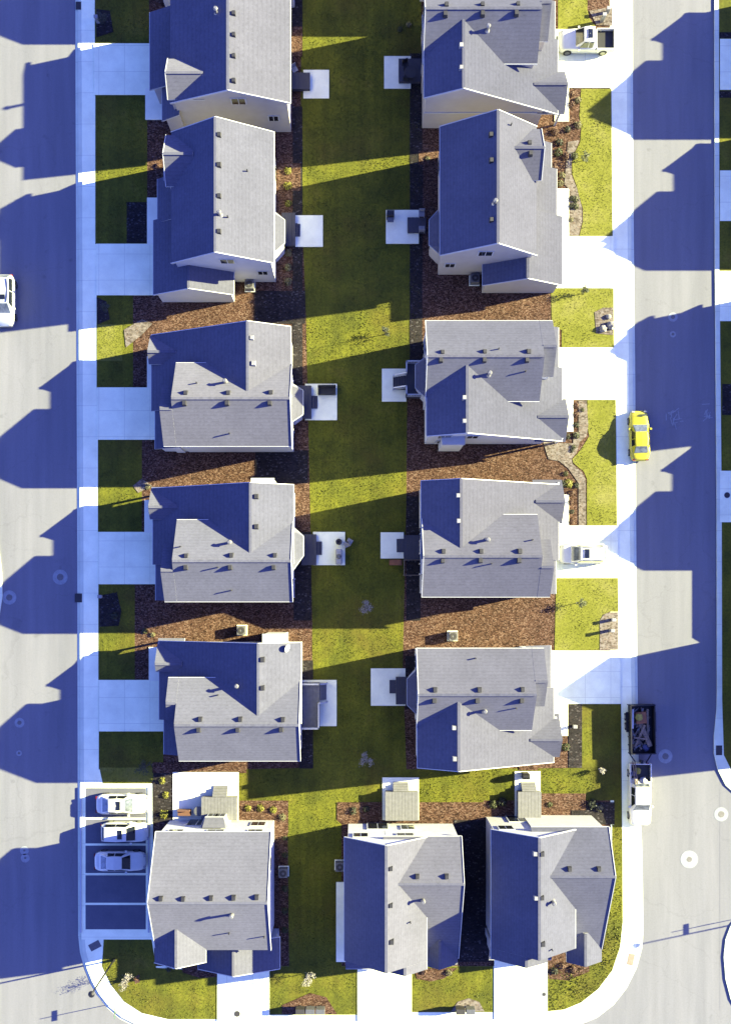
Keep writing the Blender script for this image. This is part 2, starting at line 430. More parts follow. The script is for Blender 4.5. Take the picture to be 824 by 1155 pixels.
lawn([(621, 325.5), (691.5, 325.5), (692, 392), (633, 392), (633, 372), (622, 370)], 'lawn_front')
lawn([(662, 451), (694, 451), (695.5, 593), (661.5, 593), (661.5, 540), (658, 532), (646, 522), (645, 518), (654, 508), (661, 497), (664, 492), (662, 480)], 'lawn_front')
lawn([(627, 652), (696.5, 652), (697, 690), (687, 690), (679, 694), (676, 701), (676, 733), (625, 734)], 'lawn_front')
lawn([(656, 794), (700, 794), (701, 935), (692, 935), (692, 866), (656, 866)], 'lawn')
lawn([(690, 930), (701.5, 935), (702, 1040), (699, 1068), (690, 1095), (674, 1116), (655, 1131), (636, 1139), (617, 1141), (617, 1084), (668, 1088), (680, 1070), (690, 1000)], 'lawn', 0.018, 1.2)
# dark stone by the house sides
LAYER['b'] = 0
def bed(name, pts, mat, z=0.018):
    LAYER['b'] += 1; return sheet(name, pts, 0.040 + 0.0008 * LAYER['b'], mat)
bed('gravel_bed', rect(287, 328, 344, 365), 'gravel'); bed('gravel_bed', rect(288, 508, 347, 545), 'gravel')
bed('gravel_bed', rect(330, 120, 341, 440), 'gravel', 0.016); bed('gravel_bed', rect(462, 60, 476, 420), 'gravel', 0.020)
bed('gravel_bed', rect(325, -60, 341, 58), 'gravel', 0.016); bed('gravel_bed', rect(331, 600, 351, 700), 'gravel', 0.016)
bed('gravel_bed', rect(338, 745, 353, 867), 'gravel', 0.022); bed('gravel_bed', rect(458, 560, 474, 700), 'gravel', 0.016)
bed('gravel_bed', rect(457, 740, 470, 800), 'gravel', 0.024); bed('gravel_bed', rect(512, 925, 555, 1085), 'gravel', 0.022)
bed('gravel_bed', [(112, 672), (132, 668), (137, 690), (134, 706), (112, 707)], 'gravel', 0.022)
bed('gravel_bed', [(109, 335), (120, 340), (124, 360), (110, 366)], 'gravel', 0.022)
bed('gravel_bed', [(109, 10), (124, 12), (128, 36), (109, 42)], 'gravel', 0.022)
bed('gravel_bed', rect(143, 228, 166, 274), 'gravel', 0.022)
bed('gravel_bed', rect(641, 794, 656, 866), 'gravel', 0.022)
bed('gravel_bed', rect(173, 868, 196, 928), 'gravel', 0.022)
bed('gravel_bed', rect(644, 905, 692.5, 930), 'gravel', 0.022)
for p in ([(640, 160), (653, 158), (648, 171), (644, 183), (644, 197), (650, 212), (656, 234), (656, 250), (652, 266), (641, 266), (641, 213), (636, 208)], [(652, 452), (661, 452), (663, 480), (661, 492), (652, 500), (646, 500), (646, 488), (652, 487)],
          [(636, 500), (653, 500), (650, 510), (644, 518), (645, 523), (656, 533), (660, 541), (660.5, 593), (652, 593), (652, 545), (640, 528), (630, 520)], [(612, 498), (636, 500), (630, 520), (618, 518)],
          [(676, 700), (680, 693), (688, 690.5), (696.5, 690.5), (696.5, 733), (676, 733)], [(664, 12), (672, 28), (690, 29), (690, 8)],
          [(670, 352), (680, 347), (691, 347), (691, 378), (672, 376)], [(140, 372), (160, 360), (172, 365), (160, 378), (142, 392)], [(160, 540), (150, 548), (156, 556), (172, 548)]):
    bed('gravel_bed', p, 'pale_gravel', 0.026)
bed('mulch_bed', [(318, 1134), (350, 1120), (368, 1125), (380, 1144), (318, 1144)], 'mulch', 0.026)
bed('mulch_bed', [(508, 1141), (516, 1130), (528, 1126), (540, 1130), (546, 1141)], 'pale_gravel', 0.026)
bed('mulch_bed', [(205, 1088), (245, 1088), (245, 1102), (225, 1103), (206, 1097)], 'mulch', 0.026)
bed('mulch_bed', [(615, 1082), (664, 1086), (664, 1096), (640, 1106), (618, 1104)], 'mulch', 0.026)
bed('mulch_bed', [(466, 1092), (516, 1092), (500, 1104), (486, 1107), (470, 1104)], 'mulch', 0.026)
bed('mulch_bed', rect(596, 895, 660, 914), 'mulch', 0.026)
bed('mulch_bed', rect(470, 905, 556, 925), 'mulch', 0.026); bed('mulch_bed', rect(380, 905, 432, 925), 'mulch', 0.026)
bed('mulch_bed', rect(585, 855, 606, 869), 'mulch', 0.026); bed('mulch_bed', rect(172, 860, 278, 872), 'mulch', 0.030)
bed('mulch_bed', rect(268, 903, 325, 940), 'mulch', 0.026); bed('mulch_bed', rect(328, 30, 341, 64), 'mulch', 0.026)
bed('mulch_bed', rect(312, 184, 339, 215), 'mulch', 0.026); bed('mulch_bed', rect(472, 170, 496, 186), 'mulch', 0.032)

# drives, walks, patios
LAYER['p'] = 0
def pave(name, pts, z=0.034, mat='drive_concrete'):
    LAYER['p'] += 1; z = z if z < .025 else (0.09 if z > .05 else .082) + 0.0003 * LAYER['p']; return sheet(name, pts, z, mat, 0.08)
for r in ((106, 49, 180, 107), (109, 275, 190, 333), (110, 437, 190, 496), (111, 600, 190, 659), (111.5, 767, 200, 825),
          (615, 33, 690.5, 99), (620, 266.5, 692, 325), (620, 392, 693.5, 451), (615, 593, 696.5, 652), (615, 734, 699, 794),
          (245, 1085, 303, 1152), (403, 1080, 464, 1152), (557, 1075, 617, 1150)):
    pave('driveway', rect(*r))
for r in ((164, 100, 190, 135), (166, 223, 182, 276), (166, 402, 180, 438), (163, 564, 180, 601), (168, 730, 185, 768),
          (625, 98, 641, 137), (625, 213, 641, 267), (630, 450, 646, 487), (625, 558, 641, 594), (620, 793, 640, 830), (379, 995, 395, 1085)):
    pave('footpath', rect(*r), 0.03, 'patio_concrete')
for r in ((342, 79, 371, 111), (433, 63.5, 463, 100), (330, 243, 364, 278.5), (435, 237, 472, 275), (344, 433, 380, 474), (430.5, 416, 458, 453),
          (353, 600, 389, 637.5), (429, 600.5, 455, 630), (340, 767, 379.5, 819), (418, 754, 457, 796), (195, 871, 269, 935), (431, 877, 472, 925), (580, 870, 609, 925)):
    pave('patio', rect(*r), 0.06, 'patio_concrete')
# parking bays
pave('parking_surround', [(92, 887), (118, 886), (170, 886), (170, 1057), (176, 1060), (117, 1060), (92, 1060)], 0.02, 'concrete')
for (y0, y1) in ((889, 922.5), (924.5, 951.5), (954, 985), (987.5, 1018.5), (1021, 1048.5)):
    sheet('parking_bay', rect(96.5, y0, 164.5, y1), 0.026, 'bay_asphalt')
for x in (90.5, 167):
    b = MB(); p0 = W(x, 1052); p1 = W(x, 888)
    b.box(p0.x, p0.y, 0.01, p0.x + 0.14, p1.y, 0.10); struct(b.obj('parking_kerb', 'trim'))

# scattered grass blades
def in_poly(x, y, P):
    c = False; j = len(P) - 1
    for i in range(len(P)):
        if (P[i][1] > y) != (P[j][1] > y) and x < (P[j][0] - P[i][0]) * (y - P[i][1]) / (P[j][1] - P[i][1]) + P[i][0]: c = not c
        j = i
    return c
def grass_blades():
    for mat, name in (('lawn', 'grass'), ('lawn_front', 'grass')):
        vs = []; fs = []
        for pts, m_, t in LAWNS:
            if m_ != mat: continue
            x0 = min(p[0] for p in pts); x1 = max(p[0] for p in pts); y0 = max(-12, min(p[1] for p in pts)); y1 = min(1160, max(p[1] for p in pts))
            n = int((x1 - x0) * (y1 - y0) * S * S * 45 * (1.3 if t > 1 else 1))
            for _ in range(n):
                x = R.uniform(x0 + 1, x1 - 1); y = R.uniform(y0 + 1, y1 - 1)
                if not in_poly(x, y, pts): continue
                skip = False
                for q in ((342, 79, 371, 111), (433, 63.5, 463, 100), (333, 243, 364, 278.5), (435, 237, 472, 275), (344, 433, 380, 474), (430.5, 416, 458, 453),
                          (353, 600, 389, 637.5), (429, 600.5, 455, 630), (340, 767, 379.5, 819), (418, 754, 457, 796), (195, 871, 269, 935), (431, 877, 472, 925),
                          (580, 870, 609, 925), (318, 1120, 380, 1145), (508, 1126, 546, 1142), (596, 895, 690, 930)):
                    if q[0] < x < q[2] and q[1] < y < q[3]: skip = True; break
                if skip: continue
                p = W(x, y); d = noise.noise(Vector((p.x * 0.5, p.y * 0.5, 0)))
                h = (0.025 + 0.035 * R.random()) * (1 + 0.5 * d)
                if t > 1: h *= 1.7
                for k in range(2):
                    a = R.uniform(0, 6.283); w = h * 0.6
                    dx = math.cos(a) * w; dy = math.sin(a) * w; lx = R.uniform(-1, 1) * h; ly = R.uniform(-1, 1) * h
                    o = len(vs)
                    vs += [(p.x - dx, p.y - dy, 0.01), (p.x + dx, p.y + dy, 0.01), (p.x + lx, p.y + ly, 0.03 + h)]
                    fs.append((o, o + 1, o + 2))
        me = bpy.data.meshes.new(name); me.from_pydata(vs, [], fs); me.materials.append(MATS['grass_blade'] if mat == 'lawn' else MATS['front_blade'])
        o = bpy.data.objects.new(name, me); COL.objects.link(o)
        o['kind'] = 'stuff'; o['category'] = 'grass'
        o['label'] = 'short mown grass of the shared back lawns and kerb plots' if mat == 'lawn' else 'pale mown grass of the front plots by the drives'
grass_blades()

# ================================ HOUSES ===========================================
class House:
    def __init__(s, name, label, mat, centre, swap=False, group='grey roofed houses of the block'):
        s.swap = swap; s.mat = mat
        x, y = centre; s.o = Vector((x * S, y * S, 0))
        s.root = empty(name, s.o, label, 'house', group)
        s.roof = MB(); s.wall = MB(); s.trims = []; s.planes = []; s.k = 0; s.items = []
    def P(s, x, y, z):   # u-units local -> metres world
        return Vector((y * S, x * S, z)) if s.swap else Vector((x * S, y * S, z))
    def slab(s, pts, t=0.16):
        """roof plane polygon (local u, z in m)"""
        s.k += 1; dz = 0.004 * (s.k % 5)
        T = [s.P(*p) + Vector((0, 0, dz)) for p in pts]; n = len(T)
        B = [v - Vector((0, 0, t)) for v in T]
        s.roof.add(T + B, [tuple(range(n)), tuple(range(n, 2 * n))[::-1]] + [(i, n + i, n + (i + 1) % n, (i + 1) % n) for i in range(n)],
                   [0, 1] + [1] * n)
        nn = (T[1] - T[0]).cross(T[2] - T[0]).normalized()
        s.planes.append(([(v.x, v.y) for v in T], T[0], nn))
    def rake(s, a, b):
        a = s.P(*a) + Vector((0, 0, -0.045)); b = s.P(*b) + Vector((0, 0, -0.045)); t = MB(); t.bar(a, b, 0.055, 0.2); s.trims.append(('rake_board', t))
    def eave(s, a, b):
        a = s.P(*a) + Vector((0, 0, -0.07)); b = s.P(*b) + Vector((0, 0, -0.07)); t = MB(); t.bar(a, b, 0.10, 0.12); s.trims.append(('gutter', t))
    def gable(s, axis, a0, a1, lo, hlo, rg, hrg, hi, hhi, oe=3.5, orr=2.2, ilo=None, ihi=None, base=0.0, rk=None, ev=(1, 1)):
        """ridge along axis from a0 to a1; lo/rg/hi across; overhangs in u; ilo/ihi wall insets"""
        ilo = oe if ilo is None else ilo; ihi = oe if ihi is None else ihi
        if a0 > a1: a0, a1 = a1, a0
        f = (lambda a, c, z: (a, c, z)) if axis == 'x' else (lambda a, c, z: (c, a, z))
        s.slab([f(a0, rg, hrg), f(a1, rg, hrg), f(a1, lo, hlo), f(a0, lo, hlo)])
        s.slab([f(a0, rg, hrg), f(a0, hi, hhi), f(a1, hi, hhi), f(a1, rg, hrg)])
        for a in ((a0, a1) if rk is None else rk):
            s.rake(f(a, lo, hlo), f(a, rg, hrg)); s.rake(f(a, rg, hrg), f(a, hi, hhi))
        ra = s.P(*f(a0 + .4, rg, hrg)) - Vector((0, 0, .012)); rb = s.P(*f(a1 - .4, rg, hrg)) - Vector((0, 0, .012)); t_ = MB(); t_.bar(ra, rb, 0.24, 0.05); s.trims.append(('ridge_cap', t_))
        if ev[0]: s.eave(f(a0, lo, hlo), f(a1, lo, hlo))
        if ev[1]: s.eave(f(a0, hi, hhi), f(a1, hi, hhi))
        e = 0.09 * s.k
        t = 0.1
        def zz(c):
            if c < rg: return hlo + (hrg - hlo) * (c - lo) / (rg - lo) - t
            return hhi + (hrg - hhi) * (hi - c) / (hi - rg) - t
        c0 = lo + ilo + e; c1 = hi - ihi - e
        ring = [(c0, base), (c1, base), (c1, zz(c1)), (rg, hrg - t), (c0, zz(c0))]
        A0 = [s.P(*f(a0 + orr + e, c, z)) for c, z in ring]; A1 = [s.P(*f(a1 - orr - e, c, z)) for c, z in ring]
        n = 5
        s.wall.add(A0 + A1, [tuple(range(n)), tuple(range(n, 2 * n))[::-1]] + [(i, n + i, n + (i + 1) % n, (i + 1) % n) for i in range(n)])
    def shed(s, axis, a0, a1, lo, hlo, hi, hhi, oe=3.5, orr=2.2, base=0.0):
        """single slope across lo..hi, running along axis"""
        if a0 > a1: a0, a1 = a1, a0
        f = (lambda a, c, z: (a, c, z)) if axis == 'x' else (lambda a, c, z: (c, a, z))
        s.slab([f(a0, lo, hlo), f(a1, lo, hlo), f(a1, hi, hhi), f(a0, hi, hhi)])
        lowc, lowz = (lo, hlo) if hlo < hhi else (hi, hhi)
        s.eave(f(a0, lowc, lowz), f(a1, lowc, lowz))
        e = 0.09 * s.k; t = 0.1
        il = oe if hlo < hhi else 0; ih = 0 if hlo < hhi else oe
        zz = lambda c: hlo + (hhi - hlo) * (c - lo) / (hi - lo) - t
        ring = [(lo + il + e, base), (hi - ih - e, base), (hi - ih - e, zz(hi - ih)), (lo + il + e, zz(lo + il))]
        A0 = [s.P(*f(a0 + orr + e, c, z)) for c, z in ring]; A1 = [s.P(*f(a1 - orr - e, c, z)) for c, z in ring]
        s.wall.add(A0 + A1, [(0, 1, 2, 3), (7, 6, 5, 4)] + [(i, 4 + i, 4 + (i + 1) % 4, (i + 1) % 4) for i in range(4)])
    def bay(s, x0, x1, ys, zt=3.0, zw=3.5):
        """half-hexagon bay with hipped roof; x0 at wall, x1 outermost; ys = 4 values along the wall"""
        a, b_, c, d = ys
        o = [(x0, a), (x1, b_), (x1, c), (x0, d)]
        m = (x0, (b_ * 0.5 + a * 0.5), zw), (x0, (c + d) * 0.5, zw)
        s.slab([(x0, a, zt), (x1, b_, zt), m[0]], 0.1); s.slab([(x1, b_, zt), (x1, c, zt), m[1], m[0]], 0.1); s.slab([(x1, c, zt), (x0, d, zt), m[1]], 0.1)
        for i in range(3): s.eave((*o[i], zt), (*o[i + 1], zt))
        k = 2.5 if x1 > x0 else -2.5
        pts = [s.P(x0 - k, a, 0), s.P(x0, a + (2 if a < d else -2), 0), s.P(x1 - k, b_ + (1 if a < d else -1), 0), s.P(x1 - k, c - (1 if a < d else -1), 0), s.P(x0, d - (2 if a < d else -2), 0), s.P(x0 - k, d, 0)]
        s.wall.prism([(p.x, p.y) for p in pts], 0, zt - 0.05)
        # glass on the front face
        for i in range(2):
            yy = b_ + (c - b_) * (0.3 + 0.4 * i); s.window('+x' if x1 > x0 else '-x', x1 - k, yy, 1.6, 0.9, 1.3)
    def chase(s, x0, y0, x1, y1, zt):
        """boxed chimney chase"""
        b = MB(); p = s.P(x0, y0, 0); q = s.P(x1, y1, 0)
        X0, X1 = sorted((p.x, q.x)); Y0, Y1 = sorted((p.y, q.y))
        b.box(X0, Y0, 0, X1, Y1, zt, 0); b.box(X0 - 0.07, Y0 - 0.07, zt, X1 + 0.07, Y1 + 0.07, zt + 0.14, 1)
        s.items.append(('chimney', b, [s.mat, 'trim'], None))
    def window(s, face, pl, al, z, w, h, kind='window'):
        """face: local axis of the outward normal, pl plane coordinate (u), al along (u)"""
        sg = 1 if face[0] == '+' else -1
        if face[1] == 'x': c = s.P(pl, al, z)
        else: c = s.P(al, pl, z)
        wx = (face[1] == 'x') != s.swap     # normal along world x?
        fr = MB(); pn = MB(); t = 0.07
        def bx(mb, d0, d1, a0, a1, z0, z1):
            d0, d1 = sorted((sg * d0, sg * d1))
            if wx: mb.box(c.x + d0, c.y + a0, z0, c.x + d1, c.y + a1, z1)
            else: mb.box(c.x + a0, c.y + d0, z0, c.x + a1, c.y + d1, z1)
        bx(fr, -0.25, 0.06, -w / 2 - 0.09, w / 2 + 0.09, z - h / 2 - 0.09, z + h / 2 + 0.09)
        if kind == 'window':
            for a in (-1, 1): bx(pn, 0.03, 0.072, a * w / 4 - w / 4 + 0.04, a * w / 4 + w / 4 - 0.04, z - h / 2, z + h / 2)
            s.items.append(('window', fr, 'trim', ('pane', pn, 'pane')))
        elif kind == 'door':
            bx(pn, 0.03, 0.08, -w / 2, w / 2, z - h / 2, z + h / 2); s.items.append(('door_frame', fr, 'trim', ('door', pn, 'door_paint')))
        elif kind == 'patio':
            for a in (-1, 1): bx(pn, 0.03, 0.072, a * w / 4 - w / 4 + 0.05, a * w / 4 + w / 4 - 0.05, z - h / 2, z + h / 2)
            s.items.append(('patio_door', fr, 'trim', ('pane', pn, 'pane')))
        else:
            for k in range(4): bx(pn, 0.03, 0.085, -w / 2, w / 2, z - h / 2 + k * h / 4 + 0.02, z - h / 2 + (k + 1) * h / 4 - 0.02)
            s.items.append(('garage_door_frame', fr, 'trim', ('garage_door', pn, 'garage_panel')))
    def roof_z(s, x, y):
        best = None
        for poly, p0, n in s.planes:
            if in_poly(x, y, poly) and abs(n.z) > 1e-3:
                z = p0.z - (n.x * (x - p0.x) + n.y * (y - p0.y)) / n.z
                if best is None or z > best[0]: best = (z, n if n.z > 0 else -n)
        return best or (5.0, Vector((0, 0, 1)))
    def vents(s, lst):
        for kind, px, py in lst:
            h = 7.0
            for _ in range(6):
                p = W(px, py, h); r = s.roof_z(p.x, p.y); h = r[0]
            p = W(px, py, h); n = r[1]; b = MB(); x, y = p.x, p.y
            rs = R.uniform(0.92, 1.08)
            if kind in ('box', 'wbox'):
                w = 0.24 * rs; hh = 0.24 * rs
                b.add([(x - w * .8, y - w, h - .12), (x + w * .8, y - w, h - .12), (x + w * .8, y + w, h - .12), (x - w * .8, y + w, h - .12),
                       (x - w * .62, y - w * .7, h + hh), (x + w * .62, y - w * .7, h + hh), (x + w * .62, y + w * .7, h + hh), (x - w * .62, y + w * .7, h + hh)],
                      [(3, 2, 1, 0), (4, 5, 6, 7), (0, 1, 5, 4), (1, 2, 6, 5), (2, 3, 7, 6), (3, 0, 4, 7)])
                s.items.append(('roof_vent', b, 'vent' if kind == 'box' else 'white_vent', None))
            elif kind == 'pipe':
                b.cyl((x, y, 0), 0.06, h - 0.2, h + 0.38, 8); s.items.append(('vent_pipe', b, 'vent', None))
            else:
                b.cyl((x, y, 0), 0.13, h - 0.3, h + 0.62, 12); b.cyl((x, y, 0), 0.21, h + 0.62, h + 0.78, 12, 0.12); b.cyl((x, y, 0), 0.26, h - 0.12, h + 0.05, 12, 0.15)
                s.items.append(('flue_pipe', b, 'flue', None))
    def post(s, x, y, zt):
        b = MB(); p = s.P(x, y, 0); b.box(p.x - .09, p.y - .09, 0, p.x + .09, p.y + .09, zt); s.items.append(('porch_post', b, 'trim', None))
    def done(s):
        s.wall.obj('wall', s.mat, s.root, s.o)
        roof = s.roof.obj('roof', ['shingles', 'trim'], s.root, s.o)
        for nm, t in s.trims: t.obj(nm, 'shingles' if nm == 'ridge_cap' else 'trim', s.root, s.o)
        for name, b, m, sub in s.items:
            par = roof if name in ('roof_vent', 'vent_pipe', 'flue_pipe') else s.root
            o = b.obj(name, m, par, s.o)
            if sub: sub[1].obj(sub[0], sub[2], o, s.o)
        return s.root

def type_a(name, label, mat, main, bump, ns, gar, porch, bay=None, chase=None, vents=(), swap=False, zr=7.9, zn=7.45, lowz=3.0):
    x0, x1, yn, yr, ys = main            # x0 rear end, x1 front end of the upper ridge block
    F = -1 if x1 < x0 else 1             # front direction in local x
    lo, hi = min(yn, ys), max(yn, ys)
    H = House(name, label, mat, (((x0 + x1) / 2, yr) if not swap else (yr, (x0 + x1) / 2)), swap)
    H.gable('x', x0, x1, lo, 5.6, yr, zr, hi, 5.6, rk=(x0,))
    # front bump of the upper floor
    xo, ye, ybr, yin = bump
    sl = (zr - 5.6) / abs(yr - ye); zb = 5.6 + sl * abs(ybr - ye)
    a, c = sorted((ye, yin)); ha, hc = (5.6, zb - 0.62 * abs(yin - ybr) * S) if ye == a else (zb - 0.62 * abs(yin - ybr) * S, 5.6)
    H.gable('x', x1 - F * 0.3, xo, a, ha, ybr, zb, c, hc, oe=2.5, orr=1.8, rk=(), ev=(int(ye == a), int(ye == c)))
    # cross block with long front slope
    xr_, xrid, xlow, yend = ns
    y_in = yr + (2 if yend < yr else -2)
    a, c = sorted((yend, y_in))
    sl2 = (zn - lowz) / abs(xrid - xlow)
    rear = zn - sl2 * abs(xr_ - xrid)
    if F < 0: H.gable('y', a, c, xlow, lowz, xrid, zn, xr_, rear, ilo=16, ihi=2.2, rk=(yend,))
    else: H.gable('y', a, c, xr_, rear, xrid, zn, xlow, lowz, ilo=2.2, ihi=16, rk=(yend,))
    # garage pent roof
    xg, g0, g1 = gar
    zt = lowz + sl2 * abs(xg - x1)
    if F < 0: H.shed('y', g0, g1, xg, lowz - 0.05, x1 + 3, zt + 3 * sl2 - 0.05)
    else: H.shed('y', g0, g1, x1 - 3, zt + 3 * sl2 - 0.05, xg, lowz - 0.05)
    # porch gable
    po, pi_, pn, pr, ps = porch
    a, c = min(pn, ps), max(pn, ps)
    k = 0.72 * S
    H.gable('x', po, pi_, a, 4.25 - k * abs(pr - a), pr, 4.25, c, 4.25 - k * abs(c - pr), ilo=4, ihi=4, orr=3, base=2.6, rk=(), ev=(0, 0))
    H.post(po - F * 4, a + 4, 3.0); H.post(po - F * 4, c - 4, 3.0)
    if bay: H.bay(x0 - 2 * (-F) * 1.0, bay[0], bay[1])
    if chase: H.chase(*chase)
    f = ('-x', '+x') if F < 0 else ('+x', '-x')   # front, rear
    rx = x0 + F * 2.1 ; gm = (g0 + g1) / 2
    H.window(f[0], xg - F * 3.9, ybr * 0.4 + gm * 0.6, 1.15, 4.8, 2.2, 'garage')
    H.window(f[0], xo - F * 2.2, (ybr + ye) / 2, 4.5, 1.6, 1.3)
    H.window(f[0], xlow - F * 16.3, (pn + ps) / 2, 1.1, 1.0, 2.1, 'door')
    for t, z, w, h in ((0.2, 4.4, 1.3, 1.2), (0.75, 4.4, 1.5, 1.2), (0.8, 1.6, 1.2, 1.4)):
        H.window(f[1], rx, lo + (hi - lo) * t, z, w, h)
    H.window(f[1], rx, lo + (hi - lo) * 0.42, 1.15, 1.9, 2.1, 'patio')
    # end walls
    sgn = '+y' if yend > yr else '-y'
    ey = yend - (2.4 if yend > yr else -2.4)
    if name != 'plain_end' and mat == 'beige_siding':
        t_ = MB(); q0 = H.P(x0 + F * 3, ey, 2.9); q1 = H.P(x1 + F * 6, ey, 2.9); t_.bar(q0, q1, 0.10, 0.16); H.trims.append(('belt_board', t_))
    else: H.window(sgn, ey, xrid + F * 10, 4.4, 1.0, 1.1); H.window(sgn, ey, xrid - F * 20, 4.4, 1.2, 1.1); H.window(sgn, ey, xrid - F * 18, 1.6, 1.2, 1.2)
    os_ = '-y' if sgn == '+y' else '+y'; oy = (lo + 3.6) if os_ == '-y' else (hi - 3.6)
    H.window(os_, oy, x0 + (x1 - x0) * 0.25, 4.4, 1.0, 1.0); H.window(os_, oy, x0 + (x1 - x0) * 0.7, 4.4, 1.2, 1.0)
    H.vents(vents); return H.done()

BX = lambda *ps: [('box', *p) for p in ps]
PP = lambda *ps: [('pipe', *p) for p in ps]
WB = lambda *ps: [('wbox', *p) for p in ps]
FL = lambda *ps: [('flue', *p) for p in ps]

L3 = type_a('house', 'house with small faceted bay roof and dark umbrella patio, third down the left row', 'white_siding',
    (-66.5, -189, 243.5, 200.5, 155.5), (-202, 155.5, 190.7, 219), (-67.6, -110.9, -221.5, 281.5), (-217.6, 157, 226), (-223, -192, 281, 259.6, 248),
    (-56.5, (228.5, 221, 195, 187)), None,
    BX((209.5,443),(257.5,443),(305.5,442.6),(208,454.7),(256,454.5),(304,454.5)) + FL((254.5,431)) + PP((222,432),(259,489)) + WB((284,381),(286,410)))
L4 = type_a('house', 'house with broad white bay roof beside a patio with a covered grill, left row', 'white_siding',
    (-65.5, -188, 77.5, 33, -9), (-201, -9, 23.5, 53), (-64.6, -107.8, -220, 114.5), (-217, -8, 60), (-222, -190, 116, 92.6, 80),
    (-56, (72, 62, 41, 25)), (-109, 112, -86, 121, 5.4),
    BX((210,627),(261,626.5),(310,626.5),(209.5,640),(259.5,640),(308.5,640)) + FL((259.5,612)) + PP((204,616.5),(246,640),(261,666)) + BX((289,560),(289,594)))
L5 = type_a('house', 'house with railed rear deck and roof dish, bottom of the left row of five', 'cream_siding',
    (-57.3, -186, -89.5, -136, -177.5), (-197, -89.5, -115, -142), (-56.5, -99.8, -213, -52), (-208, -176, -110), (-215, -186, -49.5, -76.3, -85),
    None, (-97, -54, -75, -44, 5.4),
    BX((226,811.6),(271,811.6),(319,812),(224,823.5),(268,823.5),(317,823)) + FL((267.5,773.5)) + PP((246,784)) + BX((296,744),(296,776)))
R3 = type_a('house', 'house with railed landing and stairs at its rear, middle of the right row', 'white_siding',
    (74.5, 195, 288, 243.9, 203), (209, 288, 256, 228), (75.8, 116.1, 225.6, 165.5), (222, 214, 290), (230, 196, 212, 189.7, 165.5),
    (66, (257, 249, 224, 214)), (97*0.97, 160, 121*0.97, 168, 4.2),
    BX((499,397),(546.5,396.5),(596,396.5),(497,406),(546,406),(594,406)) + FL((551,422)) + PP((562,393.6),(592,419)) + WB((523.5,448.5),(523.5,475)))
R4 = type_a('house', 'house with a white car parked in its sunlit drive, right row', 'cream_siding',
    (70.6, 192.9, 83, 37.7, -4), (206.2, -4, 26.9, 57), (69.8, 109.9, 222, 118.5), (219, -1, 70), (226, 194, 124, 98.6, 76),
    None, None,
    BX((500,622),(542.5,622),(586,622),(499,632.5),(541.5,632),(585,632)) + FL((549,609)) + PP((600,609),(554,636)) + WB((516.5,559),(517,587.7)))
R5 = type_a('house', 'house beside the black trailer, lowest of the right row of five', 'white_siding',
    (65.2, 187, -58.5, -104.8, -145), (199.8, -58.5, -91.8, -119.6), (66, 107.4, 216.6, -184.6), (213.5, -140, -57), (223, 188, -132, -158, -179),
    (57, (-84, -94, -122, -132)), None,
    BX((490.5,778.4),(540.5,778.4),(589,778),(489.5,790.5),(538,790.5),(588,790.5)) + FL((545.6,801.7)) + PP((536,742.5),(581.5,799)) + WB((511.7,821),(512.5,856)))
R1 = type_a('house', 'beige walled house with white pickup truck in its drive, top of the right row', 'beige_siding',
    (72.4, 192.7, 644, 601.6, 560), (203.5, 644, 612, 582.4), (73, 112.3, 221, 522), (218, 570, 646), (229, 192, 569, 547.5, 524),
    None, None,
    BX((503.5,5.5),(544,5),(584,4.5),(502,16),(544,15.5),(582,15)) + FL((549.5,33)) + WB((520,51.5),(520,76.5)))
B2 = type_a('house', 'house with plain grey deck at its top, middle of the bottom row of three', 'white_siding',
    (-258, -389, -11, 32, 76), (-398, 76, 52, 28), (-257.5, -300.7, -398, 113), (-410, -10, 62), (-405, -374, 112, 91, 70),
    None, None,
    BX((440.5,980),(440.5,1021.5),(441.5,1062.5),(470.5,989),(503.5,989)) + FL((476.5,1015)) + PP((462.5,1040)), swap=True, zr=8.4, zn=7.6)
B3 = type_a('house', 'corner house on the rounded street bend, right of the bottom row of three', 'cream_siding',
    (-250, -376, 144, 188.5, 233), (-387, 144, 176.8, 202), (-248, -293, -388, 269), (-400, 146, 214), (-402, -366, 269, 247.7, 230),
    None, None,
    BX((611,963.5),(611,1013),(612,1065),(642,980.5),(675,980.5)) + WB((603,963),(604,1013)) + FL((623,1017)) + PP((622,1071)), swap=True, zr=8.4, zn=7.6)
type_b_defs = {}
